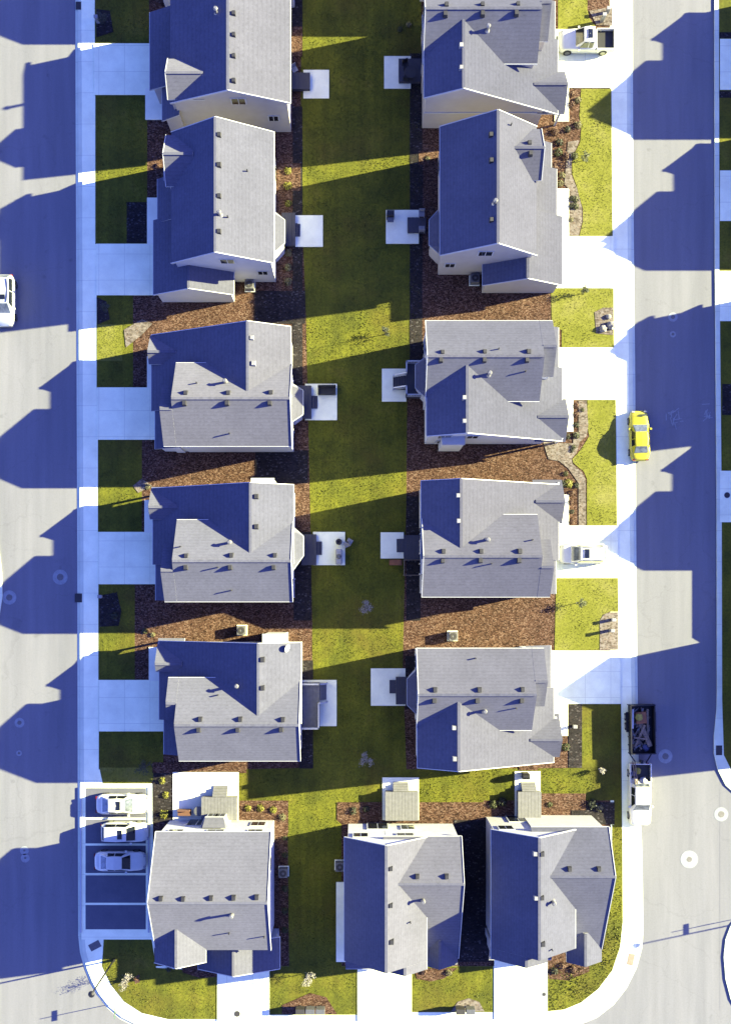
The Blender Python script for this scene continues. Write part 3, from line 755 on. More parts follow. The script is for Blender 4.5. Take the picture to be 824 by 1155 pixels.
def type_b(name, label, mat, X0, X1, y0, y1, xr, zr, front_x, gar, cross, bay=None, vents=(), extra=None, swap=False):
    """long ridge along y between y0,y1; X0 rear eave, X1 front eave"""
    F = 1 if X1 > X0 else -1
    H = House(name, label, mat, ((X0 + X1) / 2, (y0 + y1) / 2) if not swap else ((y0 + y1) / 2, (X0 + X1) / 2), swap)
    a, c = min(X0, X1), max(X0, X1)
    H.gable('y', y0, y1, a, 5.6, xr, zr, c, 5.6, ev=(int(F > 0), int(F < 0)))
    if gar:
        gl, gr, gh, g0, g1, zg = gar
        H.gable('y', g0, g1, gl, 2.75, gr, zg, gh, 2.75, oe=3, orr=2, rk=(g0,))
        H.window('+x' if F > 0 else '-x', (gh - 3.3) if F > 0 else (gl + 3.3), (g0 + g1) / 2 - (g1 - g0) * 0.05, 1.15, 4.8, 2.1, 'garage')
    if cross:
        ci, co, cs, cr, cn, zc = cross
        H.gable('x', ci, co, cs, zc - 0.6 * (cr - cs) * S, cr, zc, cn, zc - 0.6 * (cn - cr) * S, oe=2.5, orr=2, rk=(co,), ev=(0, 0))
        H.window('+x' if F > 0 else '-x', co - F * 2.4, cr, 4.6, 1.4, 1.3)
    for sh in (extra or []):
        fx, ya, yb, zl, zh = sh
        if F > 0: H.shed('y', ya, yb, X1 - 6, zh, fx, zl)
        else: H.shed('y', ya, yb, fx, zl, X1 + 6, zh)
    if bay: H.bay(*bay)
    f = ('+x', '-x') if F > 0 else ('-x', '+x')
    rx = X0 + F * 3.7
    for t, z, w, h in ((0.15, 4.4, 1.3, 1.2), (0.5, 4.4, 1.5, 1.2), (0.85, 4.4, 1.3, 1.2), (0.85, 1.6, 1.3, 1.3)):
        H.window(f[1], rx, y0 + (y1 - y0) * t, z, w, h)
    H.window('-y', y0 + 2.5, xr - F * 8, 5.6, 1.25, 0.9); H.window('-y', y0 + 2.5, xr - F * 42, 2.6, 0.9, 0.8)
    H.window('+y', y1 - 2.5, xr - F * 25, 4.5, 1.2, 1.1)
    H.vents(vents); return H
H = type_b('house', 'house with ridge up the photo and bump-out garage, second down the right row', 'beige_siding',
    90, 192, 357, 493.5, 146, 8.5, None, (139.6, 184.7, 226.5, 336.3, 412, 4.7), (164, 196.5, 435, 461.8, 489, 7.3),
    (91, 81, (418, 407, 380, 371)), BX((597,161),(598,173),(553.5,152),(554,181),(554,248)) + FL((557.5,229)) + PP((576,141)),
    [(220, 410, 463, 2.95, 4.4), (214, 459, 491, 3.0, 4.3)])
R2 = H.done()
H = type_b('house', 'house with white sunlit garage roof patch, second down the left row', 'cream_siding',
    -85.3, -194, 348.8, 487.5, -142.7, 8.3, None, (-220, -177.7, -132.3, 326, 408, 4.6), (-168, -199, 429, 456, 483, 7.2),
    (-86.5, -76.5, (415, 407, 382, 373)), BX((247,152),(247,186),(247,221),(247,261)) + FL((248,242)) + PP((279,193),(257,245)),
    [(-215, 404, 452, 2.95, 4.4), (-207, 448, 486, 3.4, 4.6)])
L2 = H.done()
H = type_b('house', 'beige walled house with three sided dormer facing the street, top of the left row', 'beige_siding',
    -68, -195, 518, 636, -130.8, 7.8, None, None, (-158, -197, 520, 541.5, 563, 7.0),
    None, BX((263.5,15),(263.5,39),(263.5,63),(263.5,91)) + FL((244,14)),
    [(-223.4, 549, 634, 2.95, 4.3), (-210, 515.5, 552, 2.9, 4.0)])
L1 = H.done()
# B1: ridge across the photo (swap), front to the south
H = type_b('house', 'house beside the parking bays, left of the bottom row of three', 'white_siding',
    -252.6, -377.6, -210.5, -88.5, -315, 8.9, None, None, (-340, -390, -211, -185.4, -157, 7.1),
    None, BX((181.5,1014),(206.5,1014.5),(238,1013.5),(263.5,1013),(289.5,1012.5)) + FL((261.5,1031.5)) + PP((258.5,1052.5),(298,1056.5)), None, True)
# its garage: ridge towards the street -> local x axis
H.gable('x', -376, -411, -171, 2.8, -130, 4.5, -82, 2.75, oe=3, orr=2)
H.window('-x', -408.8, -128, 1.15, 4.6, 2.1, 'garage')
H.window('+x', -252.6 - 3.4, -175, 1.15, 1.8, 2.1, 'patio')
H.bay(-255, -244.5, (-168, -163, -143, -138), 3.0, 3.4)
B1 = H.done()

# neighbours just outside the frame: their shadows fall across the photo
def clone(src, du, dv, label, rz=0):
    c = copy_tree(src); c.location = src.location + Vector((du * S, -dv * S, 0)); c['label'] = label; c.rotation_euler = (0, 0, rz)
    c['group'] = 'houses beyond the frame whose shadows cross the streets'
    return c
clone(L3, 703.5, -246, 'house across the right-hand street shading the road near the top')
clone(L3, 702, 93, 'house across the right-hand street shading the road beside the yellow car')
clone(L3, 691, -394, 'house across the right-hand street whose shadow reaches the pickup drive')
clone(L2, 703, 138, 'long ridged house across the right-hand street with flat topped shadow')
clone(L4, 0, -668+2, 'house above the top of the photo behind the left row')
clone(R4, 0, -668, 'house above the top of the photo behind the right row')
H = House('house', 'corner house across the right-hand street shading the black trailer', 'white_siding', (520, -90), False, 'houses beyond the frame whose shadows cross the streets')
H.gable('x', 465, 600, -105, 5.6, -64, 7.9, -36, 5.9)
H.gable('y', -166, -64, 462, 5.6, 505, 7.6, 600, 4.0)
H.shed('y', -32, 48, 470, 2.8, 560, 5.0)
H.window('-x', 469, -70, 4.5, 1.4, 1.2); H.window('-x', 466, -130, 4.4, 1.4, 1.2); H.done()

# ================================ DECKS ===========================================
def deck(label, px, zt, mat, rails=(), stair=None, gap=(), name='deck'):
    """px = x0,y0,x1,y1 ground pixels"""
    x0, y0, x1, y1 = px; p = W(x0, y1); q = W(x1, y0); c = (p + q) / 2
    e = empty(name, (c.x, c.y, 0), label, 'deck', 'rear decks')
    b = MB(); n = max(2, int((q.x - p.x) / 0.3))
    for i in range(n):
        a = p.x + (q.x - p.x) * i / n; a2 = p.x + (q.x - p.x) * (i + 1) / n - 0.015
        b.box(a, p.y, zt - 0.05, a2, q.y, zt)
    b.obj('deck_boards', mat, e, e.location)
    b = MB(); b.box(p.x + .04, p.y + .04, 0.05, q.x - .04, q.y - .04, zt - 0.053); b.obj('deck_skirt', mat, e, e.location)
    if stair:
        sx0, sy0, sx1, sy1, d = stair; a = W(sx0, sy1); c2 = W(sx1, sy0); b = MB(); n = max(2, round(zt / 0.19)) - 1
        for i in range(n):
            z = zt * (n - i) / (n + 1)
            if d == 'E': b.box(a.x + (c2.x - a.x) * i / n, a.y, 0.06, a.x + (c2.x - a.x) * (i + 1) / n, c2.y, z)
            elif d == 'W': b.box(c2.x - (c2.x - a.x) * (i + 1) / n, a.y, 0.06, c2.x - (c2.x - a.x) * i / n, c2.y, z)
            else: b.box(a.x, a.y + (c2.y - a.y) * i / n, 0.06, c2.x, a.y + (c2.y - a.y) * (i + 1) / n, z)
        b.obj('stair', mat, e, e.location)
    for (ax, ay, bx, by, za, zb) in rails:
        a = W(ax, ay); c3 = W(bx, by); a.z = za; c3.z = zb; b = MB()
        b.bar(a + Vector((0, 0, .95)), c3 + Vector((0, 0, .95)), 0.13, 0.06); b.bar(a + Vector((0, 0, .12)), c3 + Vector((0, 0, .12)), 0.05)
        n = max(1, int((c3 - a).length / 0.14))
        for i in range(n + 1):
            t = a.lerp(c3, i / n); w = 0.05 if i in (0, n) else 0.018
            b.box(t.x - w, t.y - w, t.z, t.x + w, t.y + w, t.z + (1.02 if w > .02 else .93))
        b.obj('railing', 'trim', e, e.location)
    return e
deck('dark deck with step onto pale patio, top of the left row', (329, 85, 350, 103.5), 0.55, 'dark_deck')
deck('dark deck behind the bay of the second left house', (318, 242, 333.5, 279), 0.5, 'dark_deck', stair=(333.5, 253, 338.5, 267, 'E'))
deck('dark deck with step by the black umbrella table', (334, 436, 351.5, 473), 0.5, 'dark_deck', stair=(351.5, 447, 358, 461, 'E'))
deck('dark deck with step beside the covered grill patio', (340, 603, 357, 637.5), 0.5, 'dark_deck', stair=(357, 611, 363, 626, 'E'))
deck('white railed blue grey deck on the fifth left house', (338, 769, 361, 820), 0.9, 'grey_deck', stair=(361, 770, 368, 789, 'E'),
     rails=((340, 770, 361, 770, .9, .9), (340, 819, 360, 819, .9, .9), (360, 819, 360, 791, .9, .9), (361, 791, 369, 791, .9, .1), (361, 770, 369, 770, .9, .1)))
deck('dark deck with chairs at the top right house', (449, 69, 474, 95), 0.5, 'dark_deck')
deck('small dark deck behind the bay of the second right house', (459, 247, 480, 264), 0.45, 'dark_deck')
deck('white railed dark landing with stairs in the middle of the right row', (457, 413, 478, 450), 1.1, 'dark_deck', stair=(443, 426, 457, 440, 'W'),
     rails=((457, 413, 476, 413, 1.1, 1.1), (457, 450, 478, 450, 1.1, 1.1), (457, 413, 457, 425, 1.1, 1.1), (457, 441, 457, 450, 1.1, 1.1), (457, 425.5, 443, 426, 1.1, .1), (457, 440.5, 443, 440, 1.1, .1)))
deck('dark deck with a step behind the fourth right house', (455, 604, 473, 631), 0.5, 'dark_deck', stair=(447, 608, 455, 623, 'W'))
deck('dark deck beside the faceted bay, lowest in the right row', (446, 763, 464, 794), 0.45, 'dark_deck', stair=(439, 767, 446, 782, 'W'))
deck('grey deck with stairs on the patio by the parking bays', (229, 897, 269, 923), 1.0, 'grey_deck', stair=(241, 886, 257, 897, 'N'))
deck('grey deck with stairs on the middle patio of the bottom row', (434, 891, 471, 923), 1.0, 'grey_deck', stair=(443, 882, 460, 891, 'N'))
deck('grey deck with stairs near the black trailer', (582, 891, 608, 922), 1.0, 'grey_deck', stair=(587, 882, 603, 891, 'N'))

# ================================ VEHICLES ===========================================
def lerp_tab(tab, x):
    for (a, va), (b_, vb) in zip(tab, tab[1:]):
        if x <= b_: t = (x - a) / (b_ - a); return va + (vb - va) * max(0, min(1, t))
    return tab[-1][1]
def car(name, label, cat, px, py, heading, L, Wd, paint, kind='sedan', sunroof=False, rails=False, glass='pale_glass', group=None, front_glass=None):
    """heading in degrees (0 = towards +x); local +x is the nose"""
    c = W(px, py, 0.8); c.z = 0.085 if py < 60 or 630 < px < 690 else (0.03 if 90 < px < 170 else ZR)
    e = empty(name, c, label, cat, group, rad(heading))
    h = L / 2; w = Wd / 2
    if kind == 'sedan':
        top = [(-h, .62), (-h + .1, .86), (-h + .9, .98), (0, .96), (h - 1.3, .92), (h - .3, .78), (h, .55)]; cab = (-h + .55, -h + 1.35, h - 2.15, h - 1.35, 1.42); 
    elif kind == 'suv':
        top = [(-h, .7), (-h + .08, 1.02), (0, 1.06), (h - 1.2, 1.04), (h - .25, .9), (h, .6)]; cab = (-h + .12, -h + .55, h - 1.95, h - 1.15, 1.70)
    else:   # pickup
        top = [(-h, .6), (-h + .05, .7), (-h + 1.75, .7), (-h + 1.85, 1.1), (h - 1.3, 1.12), (h - .2, 1.0), (h, .65)]; cab = (-h + 1.88, -h + 2.1, h - 2.25, h - 1.5, 1.82)
    # body loft
    xs = [-h, -h + .04, -h + .12, -h + .35] + [-h + .6 + (L - 1.2) * i / 14 for i in range(15)] + [h - .35, h - .15, h - .05, h]
    if kind == 'pickup': xs += [-h + 1.76, -h + 1.84]; xs.sort()
    vs = []; b = MB()
    def width(x):
        d = h - abs(x)
        nose = 0.5 if kind == 'pickup' else 0.8
        return w * (1 - 0.30 * max(0, 1 - d / nose) ** 2.2) * (0.97 if x > h - 1.2 else 1)
    for x in xs:
        ww = width(x); zt = lerp_tab(top, x)
        arch = 0
        for wx in (-h + .85 if kind != 'pickup' else -h + 1.05, h - .92):
            d = abs(x - wx)
            if d < .36: arch = max(arch, math.sqrt(.36 ** 2 - d * d) * 0.0)
        pts = [(0, .2), (ww * .8, .2), (ww * .97, .3), (ww, .45), (ww, zt - .2), (ww * .96, zt - .07), (ww * .84, zt), (ww * .45, zt + .035), (0, zt + .045)]
        vs.append([(x, y, z) for y, z in pts] + [(x, -y, z) for y, z in pts[-2:0:-1]])
    n = len(vs[0]); V = [v for r in vs for v in r]; F_ = []
    for i in range(len(vs) - 1):
        for j in range(n): F_.append((i * n + j, i * n + (j + 1) % n, (i + 1) * n + (j + 1) % n, (i + 1) * n + j))
    F_ += [tuple(range(n))[::-1], tuple(range((len(vs) - 1) * n, len(vs) * n))]
    b.add(V, F_); b.obj('body', paint, e, smooth=True)
    # cabin
    xa, xb, xc, xd, zt = cab; zb = 0.93 if kind == 'sedan' else 1.02; wb = w * .9; wt = w * .66 if kind == 'sedan' else w * .74
    b = MB()
    xm = (xb + xc) / 2
    prof = [(xa, zb, wb * .92), (xb, zt - .05, wt * .96), (xm, zt + .02, wt), (xc, zt - .07, wt * .97), (xd, zb, wb * .95)]
    V = []
    for x, z, ww in prof: V += [(x, -ww, z), (x, -ww * .9, z + .025), (x, 0, z + .05), (x, ww * .9, z + .025), (x, ww, z)]
    base = [(xa, -wb * .92, zb - .1), (xa, wb * .92, zb - .1), (xd, -wb * .95, zb - .1), (xd, wb * .95, zb - .1)]
    V += [(xm, -wb, zb), (xm, wb, zb), (xb, -wb, zb), (xb, wb, zb), (xc, -wb, zb), (xc, wb, zb)]
    Fc = []
    for i in range(4):
        for j in range(4): Fc.append((i * 5 + j, i * 5 + j + 1, (i + 1) * 5 + j + 1, (i + 1) * 5 + j))
    for s_, (r, m0, mb, mc) in ((0, (0, 25, 27, 29)), (1, (4, 26, 28, 30))):
        Fc += [(0 * 5 + r, 5 + r, mb), (5 + r, 10 + r, m0, mb), (10 + r, 15 + r, mc, m0), (15 + r, 20 + r, mc)]
    b.add(V, Fc); b.obj('cabin', paint, e)
    def quad(nm, pts, off, mat):
        q = MB(); P = [Vector(p) for p in pts]; nrm = (P[1] - P[0]).cross(P[2] - P[0]).normalized()
        cc = sum(P, Vector()) / len(P)
        if nrm.dot(cc - Vector(((xa + xd) / 2, 0, .8))) < 0: nrm = -nrm
        T = [p + nrm * off for p in P]; B_ = [p - nrm * 0.03 for p in P]; k = len(P)
        q.add(T + B_, [tuple(range(k)), tuple(range(k, 2 * k))[::-1]] + [(i, k + i, k + (i + 1) % k, (i + 1) % k) for i in range(k)]); return q.obj(nm, mat, e)
    def lp(a, b_, t): return tuple(a[i] + (b_[i] - a[i]) * t for i in range(3))
    def face(nm, i0, i1, mat, lo_, hi_):
        x0, z0, w0 = prof[i0]; x1, z1, w1 = prof[i1]
        A = (x0, -w0 * .86, z0 + .04); B_ = (x0, w0 * .86, z0 + .04); C_ = (x1, w1 * .86, z1 + .04); D = (x1, -w1 * .86, z1 + .04)
        quad(nm, [lp(A, D, lo_), lp(B_, C_, lo_), lp(B_, C_, hi_), lp(A, D, hi_)], 0.02, mat)
    face('windshield', 4, 3, front_glass or glass, 0.04, 0.92); face('rear_window', 0, 1, glass, 0.2 if kind != 'suv' else .3, 0.9)
    for sg in (-1, 1):
        if kind == 'pickup': segs = [(xb + .12, xm - .02), (xm + .06, xc + .35)]
        else: segs = [(xb + .0, xm - .02), (xm + .06, xc + .30)]
        for s0, s1 in segs:
            zt2 = zt - .10; q = [(s0, sg * (wb * .985), zb + .03), (s1, sg * (wb * .985), zb + .03), (min(s1, xc - .02), sg * (wt + (wb - wt) * .15), zt2), (max(s0, xb + .06), sg * (wt + (wb - wt) * .15), zt2)]
            quad('side_window', q, 0.02, 'glass')
        q = MB(); q.box(xc + .28, sg * (w - .02) - .0, zb - .06, xc + .46, sg * (w + .17), zb + .1); q.obj('wing_mirror', paint, e)
        q = MB(); q.box(h - .16, sg * w * .62 - .17, .62, h - .02, sg * w * .62 + .12, .76); q.obj('headlight', 'lamp_glass', e)
        q = MB(); q.box(-h - .0, sg * w * .68 - .13, .68, -h + .1, sg * w * .68 + .13, .86); q.obj('tail_light', 'red_glass', e)
        for wx in (-h + (.85 if kind != 'pickup' else 1.05), h - .92):
            t = MB(); r = .34 if kind != 'pickup' else .39; yy = sg * (w - .1)
            t.cyl((wx, yy, r), r, -.12, .125, 20, axis='y'); wo = t.obj('wheel', 'tyre', e)
            t = MB(); t.cyl((wx, yy, r), r * .62, -.132, .137, 14, axis='y'); t.obj('rim', 'rim', wo)
    if sunroof:
        q = MB(); xs0 = xc - .75; q.box(xs0, -.42, zt - .01, xs0 + .42, .42, zt + .068); q.obj('sunroof', 'glass', e)
    if rails:
        for sg in (-1, 1):
            q = MB(); q.bar((xb + .1, sg * wt * .9, zt + .07), (xc - .1, sg * wt * .9, zt + .05), .05); q.obj('roof_rail', 'grey_metal', e)
    if kind == 'pickup':
        q = MB(); x0, x1 = -h + .06, -h + 1.78
        for sg in (-1, 1): q.box(x0, sg * (w - .05) - .05, .5, x1, sg * (w - .05) + .05, 1.08)
        q.box(x0, -w + .08, .5, x0 + .07, w - .08, 1.07); q.box(x1 - .05, -w + .08, .5, x1, w - .08, 1.09)
        q.obj('bed_side', paint, e)
        q = MB(); q.box(x0 + .08, -w + .13, .74, x1 - .06, w - .13, .77); q.obj('bed_liner', 'black_liner', e)
    q = MB(); q.box(h - .06, -w * .55, .3, h + .03, w * .55, .5); q.obj('bumper', paint if kind == 'sedan' else 'grey_metal', e)
    return e
car('car', 'bright yellow saloon car parked against the right-hand kerb', 'car', 721.7, 491, 91.5, 4.75, 1.86, 'yellow_paint', 'sedan')
car('pickup_truck', 'white double-cab pickup with black lined bed in the top right drive', 'pickup truck', 661, 45.5, 180, 5.35, 2.0, 'white_paint', 'pickup', sunroof=True, glass='glass')
car('car', 'white car with dark sunroof parked in the sunlit drive of the right row', 'car', 657, 625, 180, 4.65, 1.85, 'white_paint', 'suv', sunroof=True, rails=True)
car('car', 'cream white car in the topmost parking bay, half in sunshine', 'car', 137.5, 907.5, 0, 4.95, 1.9, 'pearl_paint', 'sedan', sunroof=True, group='cars in the parking bays')
car('car', 'white hatchback with dark sunroof in the middle occupied parking bay', 'car', 140.5, 939, 0, 4.5, 1.85, 'white_paint', 'suv', sunroof=True, group='cars in the parking bays', front_glass='glass')
car('car', 'plain roofed white saloon in the lowest occupied parking bay', 'car', 135, 972, 0, 4.85, 1.85, 'white_paint', 'sedan', group='cars in the parking bays', front_glass='glass')
car('car', 'silver white car cut by the left edge of the photo', 'car', 4, 338, -90, 4.9, 1.95, 'silver_paint', 'suv', sunroof=True, rails=True)
truck = car('pickup_truck', 'white work pickup with loaded bed towing the black trailer', 'pickup truck', 722, 896.5, -90, 6.0, 2.05, 'pearl_paint', 'pickup')
# load in the pickup bed
def lump(name, label, cat, loc, r, mat, group=None, flat=0.7):
    bm = bmesh.new(); bmesh.ops.create_icosphere(bm, subdivisions=3, radius=r)
    for v in bm.verts:
        d = 1 + 0.35 * noise.noise(v.co / r * 1.6 + Vector(loc)); v.co = v.co * d; v.co.z = max(v.co.z * flat, -r * .35)
    me = bpy.data.meshes.new(name); bm.to_mesh(me); bm.free(); me.materials.append(MATS[mat])
    o = bpy.data.objects.new(name, me); COL.objects.link(o); o.location = loc; return tag(o, label, cat, group)
tz = ZR + .95
for (px, py, r, m_, l) in ((716, 882, .36, 'white_bag', 'white sack at the cab end of the pickup bed, on its left'), (726, 882, .38, 'white_bag', 'white sack at the cab end of the pickup bed, on its right'),
                           (720, 870, .3, 'yellow_bag', 'yellow bag near the tailgate of the work pickup'), (714, 873, .28, 'blue_tarp', 'blue bundle at the side of the work pickup bed')):
    p = W(px, py, 1.1); lump('sack', l, 'sack', (p.x, p.y, tz), r, m_)
b = MB(); p = W(713, 859, 1); q = W(716, 885, 1); b.bar((p.x, p.y, tz + .22), (q.x, q.y, tz + .30), .08); b.bar((p.x + .2, p.y, tz + .25), (q.x + .2, q.y, tz + .32), .08)
tag(b.obj('timber_plank', 'timber', None, (p.x, p.y, tz)), 'pair of boards lying along the work pickup bed', 'timber')
# trailer
c = W(722.5, 822, .6); c.z = ZR
t = empty('trailer', c, 'black open trailer full of timber and rubbish behind the work pickup', 'trailer', None, rad(1))
b = MB(); Lh, Wh = 2.3, 1.13
b.box(-Wh, -Lh, .5, Wh, Lh, .6); b.obj('trailer_bed', 'black_steel', t)
b = MB()
for sx in (-1, 1):
    b.box(sx * Wh - .03, -Lh, .55, sx * Wh + .03, Lh, 1.35)
    for i in range(7): yy = -Lh + 4.6 * i / 6; b.box(sx * (Wh + .05) - .04, yy - .04, .5, sx * (Wh + .05) + .04, yy + .04, 1.42)
for sy in (-1, 1): b.box(-Wh + .03, sy * Lh - .03, .55, Wh - .03, sy * Lh + .03, 1.35)
b.bar((-Wh, -Lh, 1.4), (-Wh, Lh, 1.4), .09); b.bar((Wh, -Lh, 1.4), (Wh, Lh, 1.4), .09); b.bar((-Wh, Lh, 1.4), (Wh, Lh, 1.4), .09); b.bar((-Wh, -Lh, 1.4), (Wh, -Lh, 1.4), .09)
b.obj('trailer_side', 'black_steel', t)
b = MB(); b.bar((-Wh, -Lh, .5), (0, -Lh - 1.75, .55), .1); b.bar((Wh, -Lh, .5), (0, -Lh - 1.75, .55), .1); b.box(-.12, -Lh - 1.0, .6, .12, -Lh - .7, .9); b.obj('tow_bar', 'black_steel', t)
for sx in (-1, 1):
    for yy in (.0, .9):
        w_ = MB(); w_.cyl((sx * (Wh + .16), yy + .2, .36), .36, -.11, .11, 18, axis='x'); wo = w_.obj('wheel', 'tyre', t)
        w_ = MB(); w_.cyl((sx * (Wh + .16), yy + .2, .36), .2, -.125, .125, 12, axis='x'); w_.obj('rim', 'rim', wo)
    f = MB(); f.box(sx * (Wh + .17) - .13, -.3, .76, sx * (Wh + .17) + .13, 1.6, .8); f.obj('mudguard', 'black_steel', t)
tl = ZR + .6
def plank(a, b_, z0, z1, w_, label, mat='timber'):
    q = MB(); p = W(*a, 1.0); r = W(*b_, 1.0); q.bar((p.x, p.y, z0), (r.x, r.y, z1), w_, .05); tag(q.obj('board', mat, None, ((p.x + r.x) / 2, (p.y + r.y) / 2, z0)), label, 'board', 'boards loaded in the trailer')
plank((713.5, 800), (713, 822), tl + .5, tl + .55, .16, 'pale upright board at the left side of the trailer', 'trim')
plank((722, 815), (733, 842), tl + .3, tl + .6, .4, 'widest brown board in the black trailer')
plank((716, 843), (727, 818), tl + .45, tl + .5, .22, 'slanting board at the tow end of the trailer')
plank((730, 800), (731, 838), tl + .5, tl + .3, .18, 'long narrow board along the street side of the trailer')
plank((714, 832), (730, 834), tl + .55, tl + .62, .14, 'short board lying across the trailer load')
b = MB(); p = W(723, 810, 1); b.box(p.x - .5, p.y - .55, tl, p.x + .5, p.y + .55, tl + .5, 0, .1); tag(b.obj('crate', 'orange_crate', None, (p.x, p.y, tl), bevel=.02), 'orange brown crate at the far end of the trailer', 'crate')
p = W(720.5, 809, 1); lump('sack', 'yellow bag lying on the crate in the trailer', 'sack', (p.x - .05, p.y, tl + .6), .34, 'yellow_bag', None, .5)
b = MB()
for _ in range(110):
    p = W(R.uniform(712, 733), R.uniform(800, 845), 1.0); a = R.uniform(0, 3.14); l_ = R.uniform(.1, .42); z_ = tl + R.uniform(.02, .38)
    b.bar((p.x - math.cos(a) * l_, p.y - math.sin(a) * l_, z_), (p.x + math.cos(a) * l_, p.y + math.sin(a) * l_, z_ + R.uniform(-.1, .1)), R.uniform(.05, .17), .05, R.choice((0, 0, 0, 1, 2)))
p = W(722, 822, 1); o = b.obj('rubble_heap', ['timber', 'grey_metal', 'black_steel'], None, (p.x, p.y, tl)); o['kind'] = 'stuff'; tag(o, 'tangled heap of broken wood and scrap filling the trailer', 'rubble')
p = W(729, 844, 1); lump('sack', 'dark blue bundle at the tow end of the trailer', 'sack', (p.x, p.y, tl + .25), .35, 'blue_tarp')

# ================================ PLANTS ===========================================
def leaf_mesh(name, r, n, size, mat, squash=0.8, stems=False, core=True):
    vs = []; fs = []; rr = random.Random(hash(name) % 999 if False else len(name) * 7 + n)
    for _ in range(n):
        while True:
            d = Vector((rr.uniform(-1, 1), rr.uniform(-1, 1), rr.uniform(-.3, 1)))
            if 0.1 < d.length < 1: break
        d.normalize(); k = r * rr.uniform(.6, 1.0) * (1 + .3 * noise.noise(d * 2.3 + Vector((n, r, 0))))
        p = Vector((d.x * k, d.y * k, max(.02, (d.z * squash * k) + r * squash * .35)))
        a = Vector((rr.uniform(-1, 1), rr.uniform(-1, 1), rr.uniform(-.6, .6))).normalized(); c_ = a.cross(d).normalized()
        s_ = size * rr.uniform(.6, 1.3); o = len(vs)
        vs += [tuple(p - a * s_), tuple(p + c_ * s_ * .5), tuple(p + a * s_), tuple(p - c_ * s_ * .5)]; fs.append((o, o + 1, o + 2, o + 3))
    me = bpy.data.meshes.new(name); me.from_pydata(vs, [], fs); me.materials.append(MATS[mat]); return me
SH = {}
for key, mat in (('lime', 'lime_leaf'), ('green', 'green_leaf'), ('dark', 'dark_leaf'), ('rust', 'rust_leaf'), ('straw', 'straw_leaf')):
    SH[key] = [leaf_mesh('foliage', .5 + .001 * i, 260 + 13 * i, .085, mat) for i in range(3)]
def shrub(px, py, d, key, label, group):
    p = W(px, py, .2); o = bpy.data.objects.new('shrub', SH[key][R.randrange(3)]); COL.objects.link(o)
    o.location = (p.x, p.y, 0.02); s_ = d * S; o.scale = (s_, s_, s_ * .85); o.rotation_euler = (0, 0, R.uniform(0, 6)); tag(o, label, 'shrub', group)
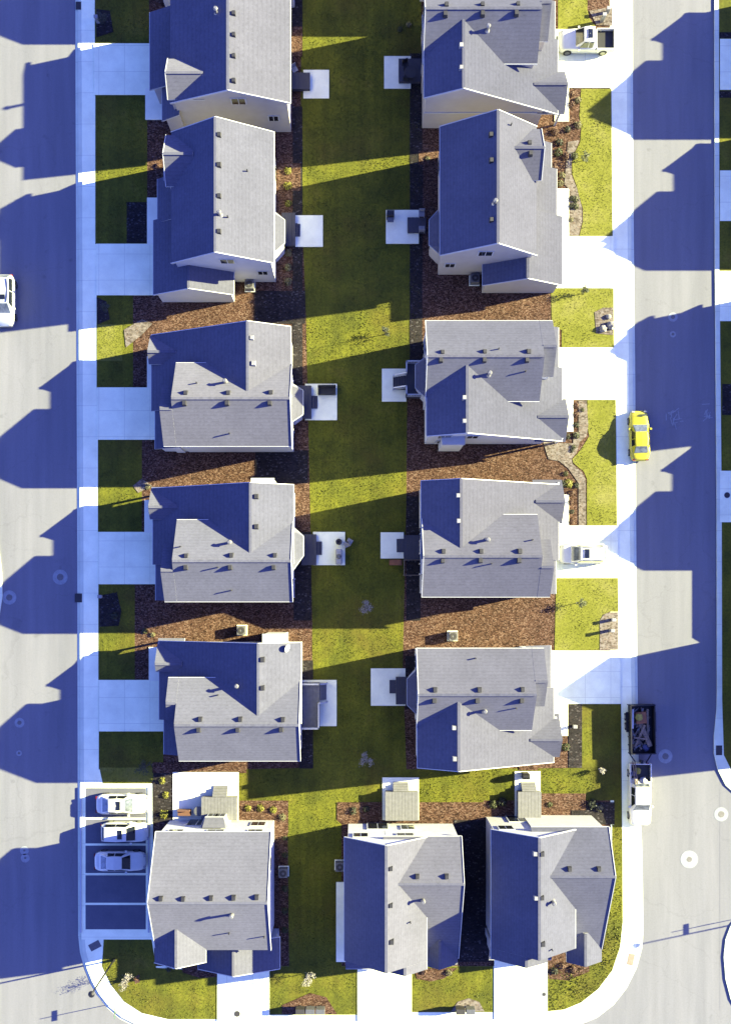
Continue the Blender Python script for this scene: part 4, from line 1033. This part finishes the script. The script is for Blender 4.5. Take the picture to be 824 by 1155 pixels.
names = [('lime', 182.5, 881, 8, 'lime green round shrub, topmost by the parking bays'), ('lime', 186.5, 897, 8, 'lime green round shrub, second of three by the parking bays'),
         ('lime', 185, 919, 11, 'largest lime green shrub by the parking bays'), ('lime', 279.5, 912, 8, 'lime shrub nearest the deck of the bottom left house'),
         ('lime', 293.5, 912, 9, 'lime shrub second from the deck of the bottom left house'), ('lime', 308, 914, 9, 'lime shrub third from the deck of the bottom left house'),
         ('straw', 318.5, 922, 9, 'straw coloured shrub at the top right corner of the bottom left house'),
         ('lime', 324.5, 192, 9, 'upper lime shrub in sunlit mulch behind the second left house'), ('lime', 324.5, 209, 10, 'lower lime shrub in sunlit mulch behind the second left house'),
         ('lime', 325, 229, 8, 'shaded lime shrub just above the bay of the second left house'), ('straw', 325, 285, 9, 'shaded straw shrub just below the bay of the second left house'),
         ('straw', 325, 301, 9, 'shaded straw shrub, middle of three below the bay'), ('straw', 325, 317, 9, 'shaded straw shrub, lowest of three below the bay'),
         ('green', 321, 946, 6, 'dim green shrub beside the shaded right wall of the bottom left house, uppermost'), ('green', 321, 965, 7, 'dim green shrub just above the cooling unit of the bottom left house'),
         ('green', 321, 1003, 8, 'dim green shrub just below the cooling unit of the bottom left house'), ('green', 321, 1028, 8, 'dim green shrub near the garage of the bottom left house'),
         ('green', 321, 1050, 8, 'lowest dim green shrub in the dark side bed of the bottom left house'),
         ('dark', 190, 1094, 7, 'dark shrub at the foot of the bottom left porch'), ('rust', 214, 1092, 7, 'rust coloured shrub left of the bottom left drive'), ('rust', 228, 1094, 7, 'rust coloured shrub in mulch by the bottom left garage'), ('rust', 239, 1096, 6, 'rust shrub touching the bottom left drive'),
         ('green', 638, 843, 10, 'bright green shrub at the front corner of the lowest right house'), ('dark', 566, 905, 12, 'dark bushy shrub left of the deck of the corner house'),
         ('green', 556, 908, 10, 'green bushy shrub at the top left of the corner house'), ('straw', 676, 912, 9, 'pale shrub at the top right corner of the corner house'), ('dark', 668, 907, 12, 'dark shrub beside the pale shrub of the corner house'),
         ('green', 620, 908, 7, 'green shrub in the mulch above the corner house'), ('dark', 398, 915, 9, 'dark shrub in the mulch left of the middle deck'), ('dark', 413, 913, 8, 'dark shrub beside the middle deck, nearer the deck'),
         ('rust', 634, 1090, 9, 'rust plant by the porch of the corner house, leftmost'), ('rust', 646, 1094, 9, 'rust plant by the porch of the corner house, rightmost'), ('dark', 625, 1096, 9, 'dark low shrub beside the drive of the corner house'),
         ('rust', 478, 1097, 7, 'rust plant beside the middle drive of the bottom row'), ('straw', 506, 1098, 8, 'straw plant under the porch of the middle bottom house'),
         ('dark', 129, 695, 9, 'dark spiky plant in the round gravel bed by the left sidewalk'), ('straw', 166, 549, 7, 'straw plant at the corner between the third and fourth left houses'), ('green', 163, 712, 7, 'green plant beside the gravel corner above the fifth left house'), ('straw', 172, 716, 6, 'straw plant beside the porch of the fifth left house'),
         ('rust', 178, 186, 7, 'rust plant in the sunlit strip between the upper left houses'), ('straw', 482, 178, 6, 'straw plant in the sunlit mulch between the upper right houses'), ('straw', 461, 27, 7, 'pale plant in the top sunlit strip of the back lawn'), ('green', 451, 32, 7, 'green plant in the top sunlit strip of the back lawn'),
         ('green', 648, 175, 9, 'mid green plant beside the curved lawn edge, upper right'), ('dark', 640, 145, 8, 'dark shrub in the mulch bed of the second right house, near the white walk'), ('dark', 631, 160, 9, 'dark shrub against the wall of the second right house'),
         ('green', 630, 171, 10, 'green shrub below the dark one at the second right house'), ('rust', 638, 175, 9, 'rust shrub beside the green one at the second right house'), ('rust', 625, 187, 9, 'rust shrub lowest in the bed of the second right house'), ('rust', 626, 148, 9, 'rust shrub topmost by the wall of the second right house'),
         ('straw', 634, 197, 8, 'straw clump below the rust shrubs, second right house'), ('straw', 632, 206, 8, 'straw clump at the top of the second right walk'), ('rust', 645, 105, 7, 'rust clump topmost beside the upper right white walk'), ('rust', 645, 117, 8, 'rust clump midway along the upper right white walk'), ('straw', 652, 112, 8, 'straw clump by the top of the curved lawn'), ('straw', 652, 140, 9, 'straw clump at the narrow neck of the curved bed'),
         ('dark', 645, 223, 7, 'dark clump beside the lower white walk, upper one'), ('green', 649, 224, 8, 'green clump next to the dark clumps by the lower white walk'), ('dark', 645, 232, 7, 'dark clump beside the lower white walk, lower one'), ('green', 649, 232, 8, 'lower green clump next to the dark clumps by the white walk'), ('straw', 644, 247, 6, 'small straw clump near the end of the curved bed'),
         ('rust', 650, 457, 7, 'rust clump at the top of the bed left of the yellow car'), ('rust', 650, 467, 7, 'rust clump second down the bed left of the yellow car'), ('dark', 650, 479, 7, 'dark clump third down the bed left of the yellow car'), ('green', 657, 462, 5, 'small green clump in the gravel left of the yellow car'),
         ('dark', 640, 492, 7, 'dark clump at the front corner of the middle right house'), ('green', 650, 491, 8, 'green clump beside the front corner of the middle right house'), ('green', 647, 504, 6, 'green clump in the pale gravel neck'), ('dark', 645, 508, 5, 'small dark clump in the pale gravel neck'),
         ('dark', 634, 546, 9, 'dark shrub at the corner of the fourth right house'), ('lime', 641, 545, 11, 'large yellow green shrub at the corner of the fourth right house'), ('dark', 650, 547, 7, 'dark clump right of the yellow green shrub'), ('green', 638, 534, 6, 'green clump above the yellow green shrub'),
         ('rust', 645, 556, 7, 'rust clump below the yellow green shrub'), ('rust', 644, 566, 7, 'rust clump uppermost along the fourth right walk'), ('dark', 645, 577, 6, 'dark clump midway along the fourth right walk'), ('rust', 645, 588, 7, 'rust clump lowest along the fourth right walk')]
for k, px, py, d, l in names: shrub(px, py, d, k, l, 'low shrubs and clumps in the planting beds')

def sapling(px, py, hgt, crown, key, label):
    p = W(px, py); e = empty('young_tree', (p.x, p.y, 0.02), label, 'tree', 'young trees on the lawns')
    b = MB(); b.cyl((0, 0, 0), .035, 0, hgt * .9, 7, .012)
    rr = random.Random(int(px * 7 + py)); tips = []
    for i in range(9):
        z = hgt * rr.uniform(.35, .85); a = rr.uniform(0, 6.28); l_ = crown * rr.uniform(.4, .9)
        t_ = (math.cos(a) * l_, math.sin(a) * l_, z + l_ * .7); b.bar((0, 0, z), t_, .022); tips.append(t_)
    b.obj('trunk', 'bark', e)
    vs = []; fs = []
    for t_ in tips + [(0, 0, hgt)]:
        for _ in range(34):
            q = Vector(t_) * rr.uniform(.75, 1.08) + Vector((rr.gauss(0, crown * .16), rr.gauss(0, crown * .16), rr.gauss(0, crown * .18)))
            a = Vector((rr.uniform(-1, 1), rr.uniform(-1, 1), rr.uniform(-.5, .5))).normalized() * .055; c_ = Vector((-a.y, a.x, rr.uniform(-.03, .03))) * .6; o = len(vs)
            vs += [tuple(q - a), tuple(q + c_), tuple(q + a), tuple(q - c_)]; fs.append((o, o + 1, o + 2, o + 3))
    me = bpy.data.meshes.new('crown'); me.from_pydata(vs, [], fs); me.materials.append(MATS[key]); o = bpy.data.objects.new('crown', me); link(o, e)
for a in ((148.5, 1100, 2.6, .75, 'pale_leaf', 'pale young tree on the rounded bottom left corner lawn'), (350, 1097, 2.5, .6, 'pale_leaf', 'pale young tree between the bottom left and middle drives'),
          (412, 855, 1.3, .75, 'pale_leaf', 'pale leafless star shaped young tree low in the back lawn'), (411.5, 684, 1.0, .7, 'pale_leaf', 'pale scrubby young tree in the middle of the back lawn'),
          (434, 377, 1.6, .5, 'dark_leaf', 'small dark green tree in the sunlit strip below the second right house'), (658, 181, 1.2, .45, 'green_leaf', 'small green tree on the curved front lawn'),
          (657, 331, 1.3, .4, 'green_leaf', 'small green tree on the lawn above the bed with boulders'), (652, 680, 1.4, .45, 'green_leaf', 'small green tree on the lawn below the white car drive'),
          (118, 27, 1.6, .5, 'dark_leaf', 'small dark tree by the top left sidewalk'), (168, 862, 2.2, .9, 'dark_leaf', 'dark twiggy tree at the corner of the fifth left house'),
          (122, 350, 1.6, .5, 'dark_leaf', 'small dark tree by the left sidewalk beneath the second drive'), (676, 868, 1.0, .3, 'pale_leaf', 'small pale young tree beside the work pickup'), (157.5, 1101, 1.2, .3, 'rust_leaf', 'small rust young tree beside the pale one on the bottom left corner')):
    sapling(*a)

# ================================ SMALL THINGS ===========================================
def ac(px, py, label):
    p = W(px, py, .4); e = empty('cooling_unit', (p.x, p.y, 0.02), label, 'air conditioner', 'cooling units beside the houses')
    b = MB(); b.box(-.42, -.42, .05, .42, .42, .85); b.obj('casing', 'ac_metal', e, bevel=.03)
    b = MB(); b.ring((0, 0, 0), .12, .33, .86, .875, 20); b.obj('fan_grille', 'iron', e)
    b = MB(); b.box(-.5, -.5, 0, .5, .5, .05); b.obj('pad', 'patio_concrete', e)
for a in ((281.5, 322, 'cooling unit beside the garage of the second left house'), (272.5, 711, 'cooling unit in sunlit mulch above the fifth left house'), (510.5, 717.5, 'cooling unit in sunlit mulch above the lowest right house'),
          (319.5, 984, 'shaded cooling unit at the right wall of the bottom left house'), (383, 977, 'shaded cooling unit at the left wall of the middle bottom house'), (535, 315, 'shaded cooling unit left of the lower garage roof, right row'),
          (534, 868.5, 'cooling unit at the lawn edge below the lowest right house')):
    if a[0] == 534: continue
    ac(*a)
def manhole(px, py, r, label, base='concrete', z=None, lid=.45):
    p = W(px, py); z = ZR + .0 if z is None else z; e = empty('manhole', (p.x, p.y, z), label, 'manhole cover', 'manhole covers')
    rr = r * S; b = MB(); b.cyl((0, 0, 0), rr, .0, .012, 28); b.obj('collar', 'collar', e)
    b = MB(); b.cyl((0, 0, 0), rr * lid, .012, .02, 20); b.obj('lid', 'grey_plate' if lid < .6 else 'iron', e)
manhole(67.5, 651, 8.5, 'large manhole with pale collar, right of the pair on the left street'); manhole(10, 674, 8, 'large manhole with pale collar, left of the pair on the left street')
manhole(21.5, 815.5, 5.5, 'manhole on the left street beside the fifth shadow, upper'); manhole(21, 850, 3.2, 'small cover below the fifth shadow manhole')
manhole(27, 960, 5, 'upper of two touching pale covers near the parking bays', lid=.25); manhole(28, 968.5, 5, 'lower of two touching pale covers near the parking bays', lid=.25)
manhole(759, 357, 5.3, 'manhole on the right street, upper of a pair'); manhole(759, 376.5, 3.5, 'small cover on the right street, lower of a pair')
manhole(750.5, 853.5, 8, 'manhole beside the black trailer'); manhole(813.5, 919, 8, 'manhole at the right edge of the bend'); manhole(777.5, 970, 10, 'wide pale manhole in the middle of the junction', lid=.3)
manhole(819.5, 558.5, 3.4, 'dark round lid in the drive at the right edge', z=.016, lid=.9); manhole(267.5, 1143.5, 3.6, 'grey round lid in the bottom left drive', z=.09, lid=.9); manhole(613, 1121.5, 3, 'small round lid beside the corner house drive', z=.09, lid=.6)
def drain(px, py, w, h, label, rot=0, mat='iron', cat='drain', z=.006):
    p = W(px, py); b = MB(); w *= S; h *= S
    b.box(p.x - w / 2, p.y - h / 2, z, p.x + w / 2, p.y + h / 2, z + .012, 0, rot)
    n = 5
    for i in range(n):
        y = p.y - h / 2 + h * (i + .5) / n; b.box(p.x - w * .4, y - .02, z + .012, p.x + w * .4, y + .02, z + .02, 0, rot, (p.x, p.y))
    tag(b.obj('drain_grate' if cat == 'drain' else 'kerb_plate', mat, None, (p.x, p.y, z)), label, cat)
drain(88.5, 6, 6, 9, 'dark kerb drain at the top of the left street'); drain(88.5, 674.5, 8, 10, 'dark kerb drain level with the left manhole pair'); drain(810.5, 846.5, 7, 11, 'dark kerb drain on the right side before the bend')
drain(107, 1067, 13, 8, 'grey tactile plate on the bottom left corner', rad(28), 'grey_plate', 'tactile plate'); drain(711, 1082.5, 7, 13, 'tan tactile plate on the bottom right corner', rad(-12), 'tan_plate', 'tactile plate')

for cx, cy, nn, sp_, lab in ((760, 470, 16, 8, 'faint white chalk scribbles on the shaded road by the yellow car'), (799, 467, 12, 6, 'faint white chalk scribbles near the right kerb')):
    b = MB()
    for i in range(nn):
        p = W(cx + R.gauss(0, sp_ * .45), cy + R.gauss(0, sp_ * .8)); a = R.choice((0.1, 1.4, 1.7, 0.8)) + R.uniform(-.2, .2); l_ = R.uniform(.12, .45)
        b.bar((p.x - math.cos(a) * l_, p.y - math.sin(a) * l_, ZR + .006 + .0006 * i), (p.x + math.cos(a) * l_, p.y + math.sin(a) * l_, ZR + .006 + .0006 * i), .07, .006)
    p = W(cx, cy); o = b.obj('chalk_drawing', 'collar', None, (p.x, p.y, ZR)); o['kind'] = 'stuff'; tag(o, lab, 'chalk drawing')
def rock(px, py, r, label):
    p = W(px, py, .1); lump('boulder', label, 'boulder', (p.x, p.y, .08 + r * .2), r, 'rock', 'boulders in the kerb beds', .75)
rock(680, 371, .33, 'pale boulder at the left in the bed above the third right drive'); rock(689, 367, .42, 'largest pale boulder in the bed above the third right drive'); rock(686, 357, .25, 'upper small boulder in the bed above the third right drive')
def pedestal(px, py, h, label, mat='white_vent'):
    p = W(px, py); e = empty('utility_pedestal', (p.x, p.y, 0.03), label, 'utility box'); b = MB(); b.box(-.16, -.13, 0, .16, .13, h); b.obj('housing', mat, e, bevel=.02)
    b = MB(); b.box(-.19, -.16, h, .19, .16, h + .07); b.obj('cap', mat, e, bevel=.02)
pedestal(688, 711, .8, 'white utility pedestal, lower in the round bed of the fourth right lawn'); pedestal(690, 699, .6, 'white utility pedestal, upper in the round bed of the fourth right lawn')
pedestal(678, 24, 1.1, 'white utility post in the bed above the pickup'); pedestal(684, 14, .7, 'low utility box at the top edge bed'); pedestal(111, 25, .9, 'white utility post beside the top left sidewalk')
pedestal(114, 673, .5, 'low utility box in the round gravel bed on the left'); pedestal(647, 819, .5, 'small pale utility box in the gravel beside the lowest right walk')
def mailbox(px, py, label, n=2):
    p = W(px, py, .6); e = empty('mailbox_cluster', (p.x, p.y, .03), label, 'mailbox'); 
    for i in range(n):
        x = (i - (n - 1) / 2) * .95; b = MB(); b.box(x - .42, -.24, .55, x + .42, .24, 1.35); c_ = b.obj('cabinet', 'grey_metal' if i else 'iron', e, bevel=.015)
        b = MB(); b.box(x - .08, -.08, 0, x + .08, .08, .55); b.obj('post', 'iron', e)
        b = MB()
        for k in range(3): b.box(x - .38 + k * .26, -.25, .62, x - .14 + k * .26, -.243, 1.28)
        b.obj('mail_door', 'grey_plate', c_)
mailbox(350, 1138, 'grey cluster mailboxes in the round mulch bed between the bottom drives', 3); mailbox(524, 1138, 'dark cluster mailboxes in the gravel bed of the middle right drive', 2)

# street lamps and signs
def lamp(px, py, h, label, rz=0):
    p = W(px, py); e = empty('street_lamp', (p.x, p.y, 0), label, 'street lamp', None, rz)
    b = MB(); b.cyl((0, 0, 0), .09, 0, h, 12, .055); b.obj('pole', 'black_steel', e)
    b = MB(); b.cyl((0, 0, 0), .17, 0, .5, 12, .11); b.obj('base', 'black_steel', e)
    b = MB(); b.cyl((0, 0, 0), .12, h, h + .25, 12, .3); b.cyl((0, 0, 0), .3, h + .25, h + .38, 12, .1); hd = b.obj('lantern', 'black_steel', e)
lamp(128.6, 1083, 7.4, 'tall dark street lamp leaning out over the bottom left corner'); lamp(950, 1018, 7.4, 'street lamp right of the frame, shadow crossing the junction')
def sign(px, py, label, plates):
    p = W(px, py); e = empty('street_sign', (p.x, p.y, 0), label, 'sign'); b = MB(); b.cyl((0, 0, 0), .035, 0, 2.9, 8); b.obj('pole', 'grey_metal', e)
    for kind, z, a in plates:
        b = MB()
        if kind == 'oct':
            n = 8; pts = [(.38 * math.cos(rad(22.5 + 45 * i)), .38 * math.sin(rad(22.5 + 45 * i))) for i in range(n)]
            M = Matrix.Rotation(a, 3, 'Z'); b.add([M @ Vector((q[0], .045, z + q[1])) for q in pts] + [M @ Vector((q[0], .06, z + q[1])) for q in pts], [tuple(range(8)), tuple(range(8, 16))[::-1]] + [(i, (i + 1) % 8, 8 + (i + 1) % 8, 8 + i) for i in range(8)]); b.obj('sign_plate', 'sign_red', e)
        else:
            M = Matrix.Rotation(a, 3, 'Z'); q = MB(); q.box(-.5, .045, z - .11, .5, .06, z + .11); b.add([M @ Vector(v) for v in q.v], q.f); b.obj('sign_plate', 'sign_green', e)
sign(137, 1131, 'thin street sign on the bottom left corner kerb', (('bar', 2.35, rad(90)),)); sign(850, 1033, 'thin street sign right of the frame, shadow falling on the junction', (('bar', 2.35, rad(90)), ('bar', 1.65, rad(12))))

# patio furniture
def table(px, py, label, mat, r=.55, z0=.095, umb=False):
    p = W(px, py, .7); e = empty('patio_table', (p.x, p.y, z0), label, 'table')
    b = MB(); b.cyl((0, 0, 0), r, .68, .72, 20); b.obj('tabletop', mat, e)
    b = MB(); b.cyl((0, 0, 0), .04, 0, .68, 8); b.cyl((0, 0, 0), .25, 0, .04, 12); b.obj('leg', mat, e)
p = W(368.5, 440, .5); b = MB(); b.box(-.85, -.4, 0, .85, .4, .45); b.box(-.85, .28, .45, .85, .42, .85); b.box(-.85, -.4, .45, -.7, .28, .62); b.box(.7, -.4, .45, .85, .28, .62)
o = b.obj('patio_sofa', 'black_liner'); o.location = (p.x, p.y, .095); tag(o, 'long black outdoor sofa on the patio of the third left house', 'sofa')
p = W(382, 628, .5); e = empty('grill', (p.x, p.y, .095), 'grey covered grill on the patio of the fourth left house', 'grill')
b = MB(); b.box(-.3, -.75, .1, .3, .75, .85); b.obj('grill_cover', 'white_bag', e, bevel=.12); b = MB(); b.cyl((0, 0, 0), .25, .85, 1.0, 14, .15); b.obj('lid', 'grey_metal', e)
p = W(382, 611, .5); b = MB(); b.ring((0, 0, 0), .14, .3, .0, .4, 20); b.cyl((0, 0, 0), .15, 0, .2, 16); o = b.obj('fire_pit', 'iron'); o.location = (p.x, p.y, .095); tag(o, 'round black fire pit above the covered grill', 'fire pit')
def chair(px, py, rz, label, mat='grey_metal', z0=.095):
    p = W(px, py, .4); e = empty('patio_chair', (p.x, p.y, z0), label, 'chair', 'patio chairs', rad(rz))
    b = MB(); b.box(-.27, -.27, .38, .27, .27, .44); b.obj('seat', mat, e); b = MB(); b.box(-.27, .22, .44, .27, .28, .95); b.obj('backrest', mat, e)
    for sx in (-1, 1):
        for sy in (-1, 1): b = MB(); b.box(sx * .24 - .02, sy * .24 - .02, 0, sx * .24 + .02, sy * .24 + .02, .38); b.obj('leg', mat, e)
chair(391, 614, -70, 'pale chair at the edge of the grill patio', 'white_vent', .02); chair(394, 611, 150, 'pale chair fallen beside the grill patio', 'white_vent', .02)
table(463, 84, 'dark round table on the deck of the top right house', 'iron', .6, .5); chair(457, 76, 20, 'dark chair above the round table, top right deck', 'black_steel', .5); chair(458, 91, 160, 'dark chair below the round table, top right deck', 'black_steel', .5)
p = W(440, 243, .5); e = empty('grill', (p.x, p.y, .095), 'dark grill with side shelf on the patio of the second right house', 'grill'); b = MB(); b.box(-.35, -.3, .0, .35, .3, .8); b.obj('cart', 'iron', e, bevel=.03); b = MB(); b.cyl((0, 0, .9), .3, -.35, .35, 16, axis='x'); b.obj('lid', 'black_steel', e); b = MB(); b.box(-.3, -.75, .7, .3, -.3, .76); b.obj('side_shelf', 'grey_metal', e)
chair(475, 243, 0, 'grey chair on the small deck of the second right house, upper', 'white_vent', .45); chair(475, 260, 180, 'grey chair on the small deck of the second right house, lower', 'white_vent', .45)
chair(332, 78, 30, 'pale chair beside the dark deck of the top left house', 'white_vent', .02)
p = W(446, 634.5, .3); b = MB(); b.box(-.6, -.25, 0, .6, .25, .4); b.box(-.5, -.27, .4, .5, .27, .46); o = b.obj('storage_box', 'orange_crate'); o.location = (p.x, p.y, .02); tag(o, 'orange brown storage box beside the fourth right patio', 'box')
e = empty('play_frame', (*W(463, 640)[:2], .02), 'thin pale open frame beside the fourth right patio', 'frame'); b = MB()
a_ = W(455, 632) - Vector((e.location.x, e.location.y, 0)); c_ = W(473, 649) - Vector((e.location.x, e.location.y, 0))
for x, y in ((a_.x, a_.y), (c_.x, a_.y), (c_.x, c_.y), (a_.x, c_.y)): b.box(x - .04, y - .04, 0, x + .04, y + .04, .9)
b.obj('upright', 'timber', e); b = MB()
z = .9
b.bar((a_.x, a_.y, z), (c_.x, a_.y, z), .07); b.bar((a_.x, c_.y, z), (c_.x, c_.y, z), .07); b.bar((a_.x, a_.y, z), (a_.x, c_.y, z), .07); b.obj('top_rail', 'timber', e)
p = W(208, 916.5, .4); b = MB(); b.box(-.6, -.28, 0, .6, .28, .55); b.box(-.6, .2, .55, .6, .3, .9); o = b.obj('garden_bench', 'brown_cover'); o.location = (p.x, p.y, .095); tag(o, 'red brown bench on the patio by the parking bays', 'bench')
table(224, 915, 'grey round table beside the red brown bench', 'grey_metal', .45)
p = W(592, 875, .4); e = empty('grill', (p.x, p.y, .095), 'black grill on the patio near the black trailer', 'grill'); b = MB(); b.box(-.3, -.3, 0, .3, .3, .75); b.obj('cart', 'iron', e, bevel=.03); b = MB(); b.cyl((0, 0, .8), .28, -.32, .32, 16, axis='x'); b.obj('lid', 'black_steel', e)
# satellite dish on the fifth left house
p = W(323, 731, 6.4); e = empty('satellite_dish', (p.x, p.y, 6.05), 'white satellite dish on the roof of the fifth left house', 'satellite dish')
b = MB(); b.bar((0, 0, -.2), (.05, 0, .5), .05); b.bar((.05, 0, .5), (.5, -.2, .6), .03); b.obj('mast', 'grey_metal', e)
b = MB(); b.cyl((0, 0, 0), .1, 0, .05, 18, .36); o = b.obj('dish', 'trim', e); o.location = (.05, 0, .5); o.rotation_euler = (0, rad(60), rad(-20))

# ================================ LIGHT, WORLD, CAMERA ===========================================
SUN_EL, SL = 20.6, 0.21
az = math.atan2(SL, 1.0)                 # sun direction in plan, from +x towards +y
d = Vector((math.cos(az) * math.cos(rad(SUN_EL)), math.sin(az) * math.cos(rad(SUN_EL)), math.sin(rad(SUN_EL))))
sun = bpy.data.lights.new('sun', 'SUN'); sun.energy = 43.5; sun.angle = rad(0.5); sun.color = (1.0, 0.94, 0.49)
so = bpy.data.objects.new('sun', sun); COL.objects.link(so); so.rotation_euler = d.to_track_quat('Z', 'Y').to_euler(); so.location = d * 60
w = bpy.data.worlds.new('World'); sc.world = w; w.use_nodes = True; nt = w.node_tree
bg = nt.nodes['Background']; sky = nt.nodes.new('ShaderNodeTexSky'); sky.sky_type = 'NISHITA'; sky.sun_disc = False
sky.sun_elevation = rad(SUN_EL); sky.sun_rotation = rad(90) - az; sky.ozone_density = 4.0
tint = N(nt, 'ShaderNodeMix', data_type='RGBA', blend_type='MULTIPLY')
ins = [i for i in tint.inputs if i.enabled]; ins[0].default_value = 1.0; ins[2].default_value = (2.4, 2.14, 4.5, 1)
nt.links.new(sky.outputs[0], ins[1]); nt.links.new([o for o in tint.outputs if o.enabled][0], bg.inputs[0])
bg.inputs[1].default_value = 0.15
cam = bpy.data.cameras.new('camera'); co = bpy.data.objects.new('camera', cam); COL.objects.link(co)
co.location = (0, 0, HC); co.rotation_euler = (0, 0, 0)
cam.sensor_fit = 'HORIZONTAL'; cam.sensor_width = 36; cam.lens = 36 * (HC / S) / 824
cam.shift_x = 12 / 824; cam.shift_y = 91.5 / 824; cam.clip_end = 3000
sc.camera = co
sc.cycles.diffuse_bounces = 1
sc.view_settings.view_transform = 'Standard'; sc.view_settings.look = 'None'; sc.view_settings.exposure = 0; sc.view_settings.gamma = 1
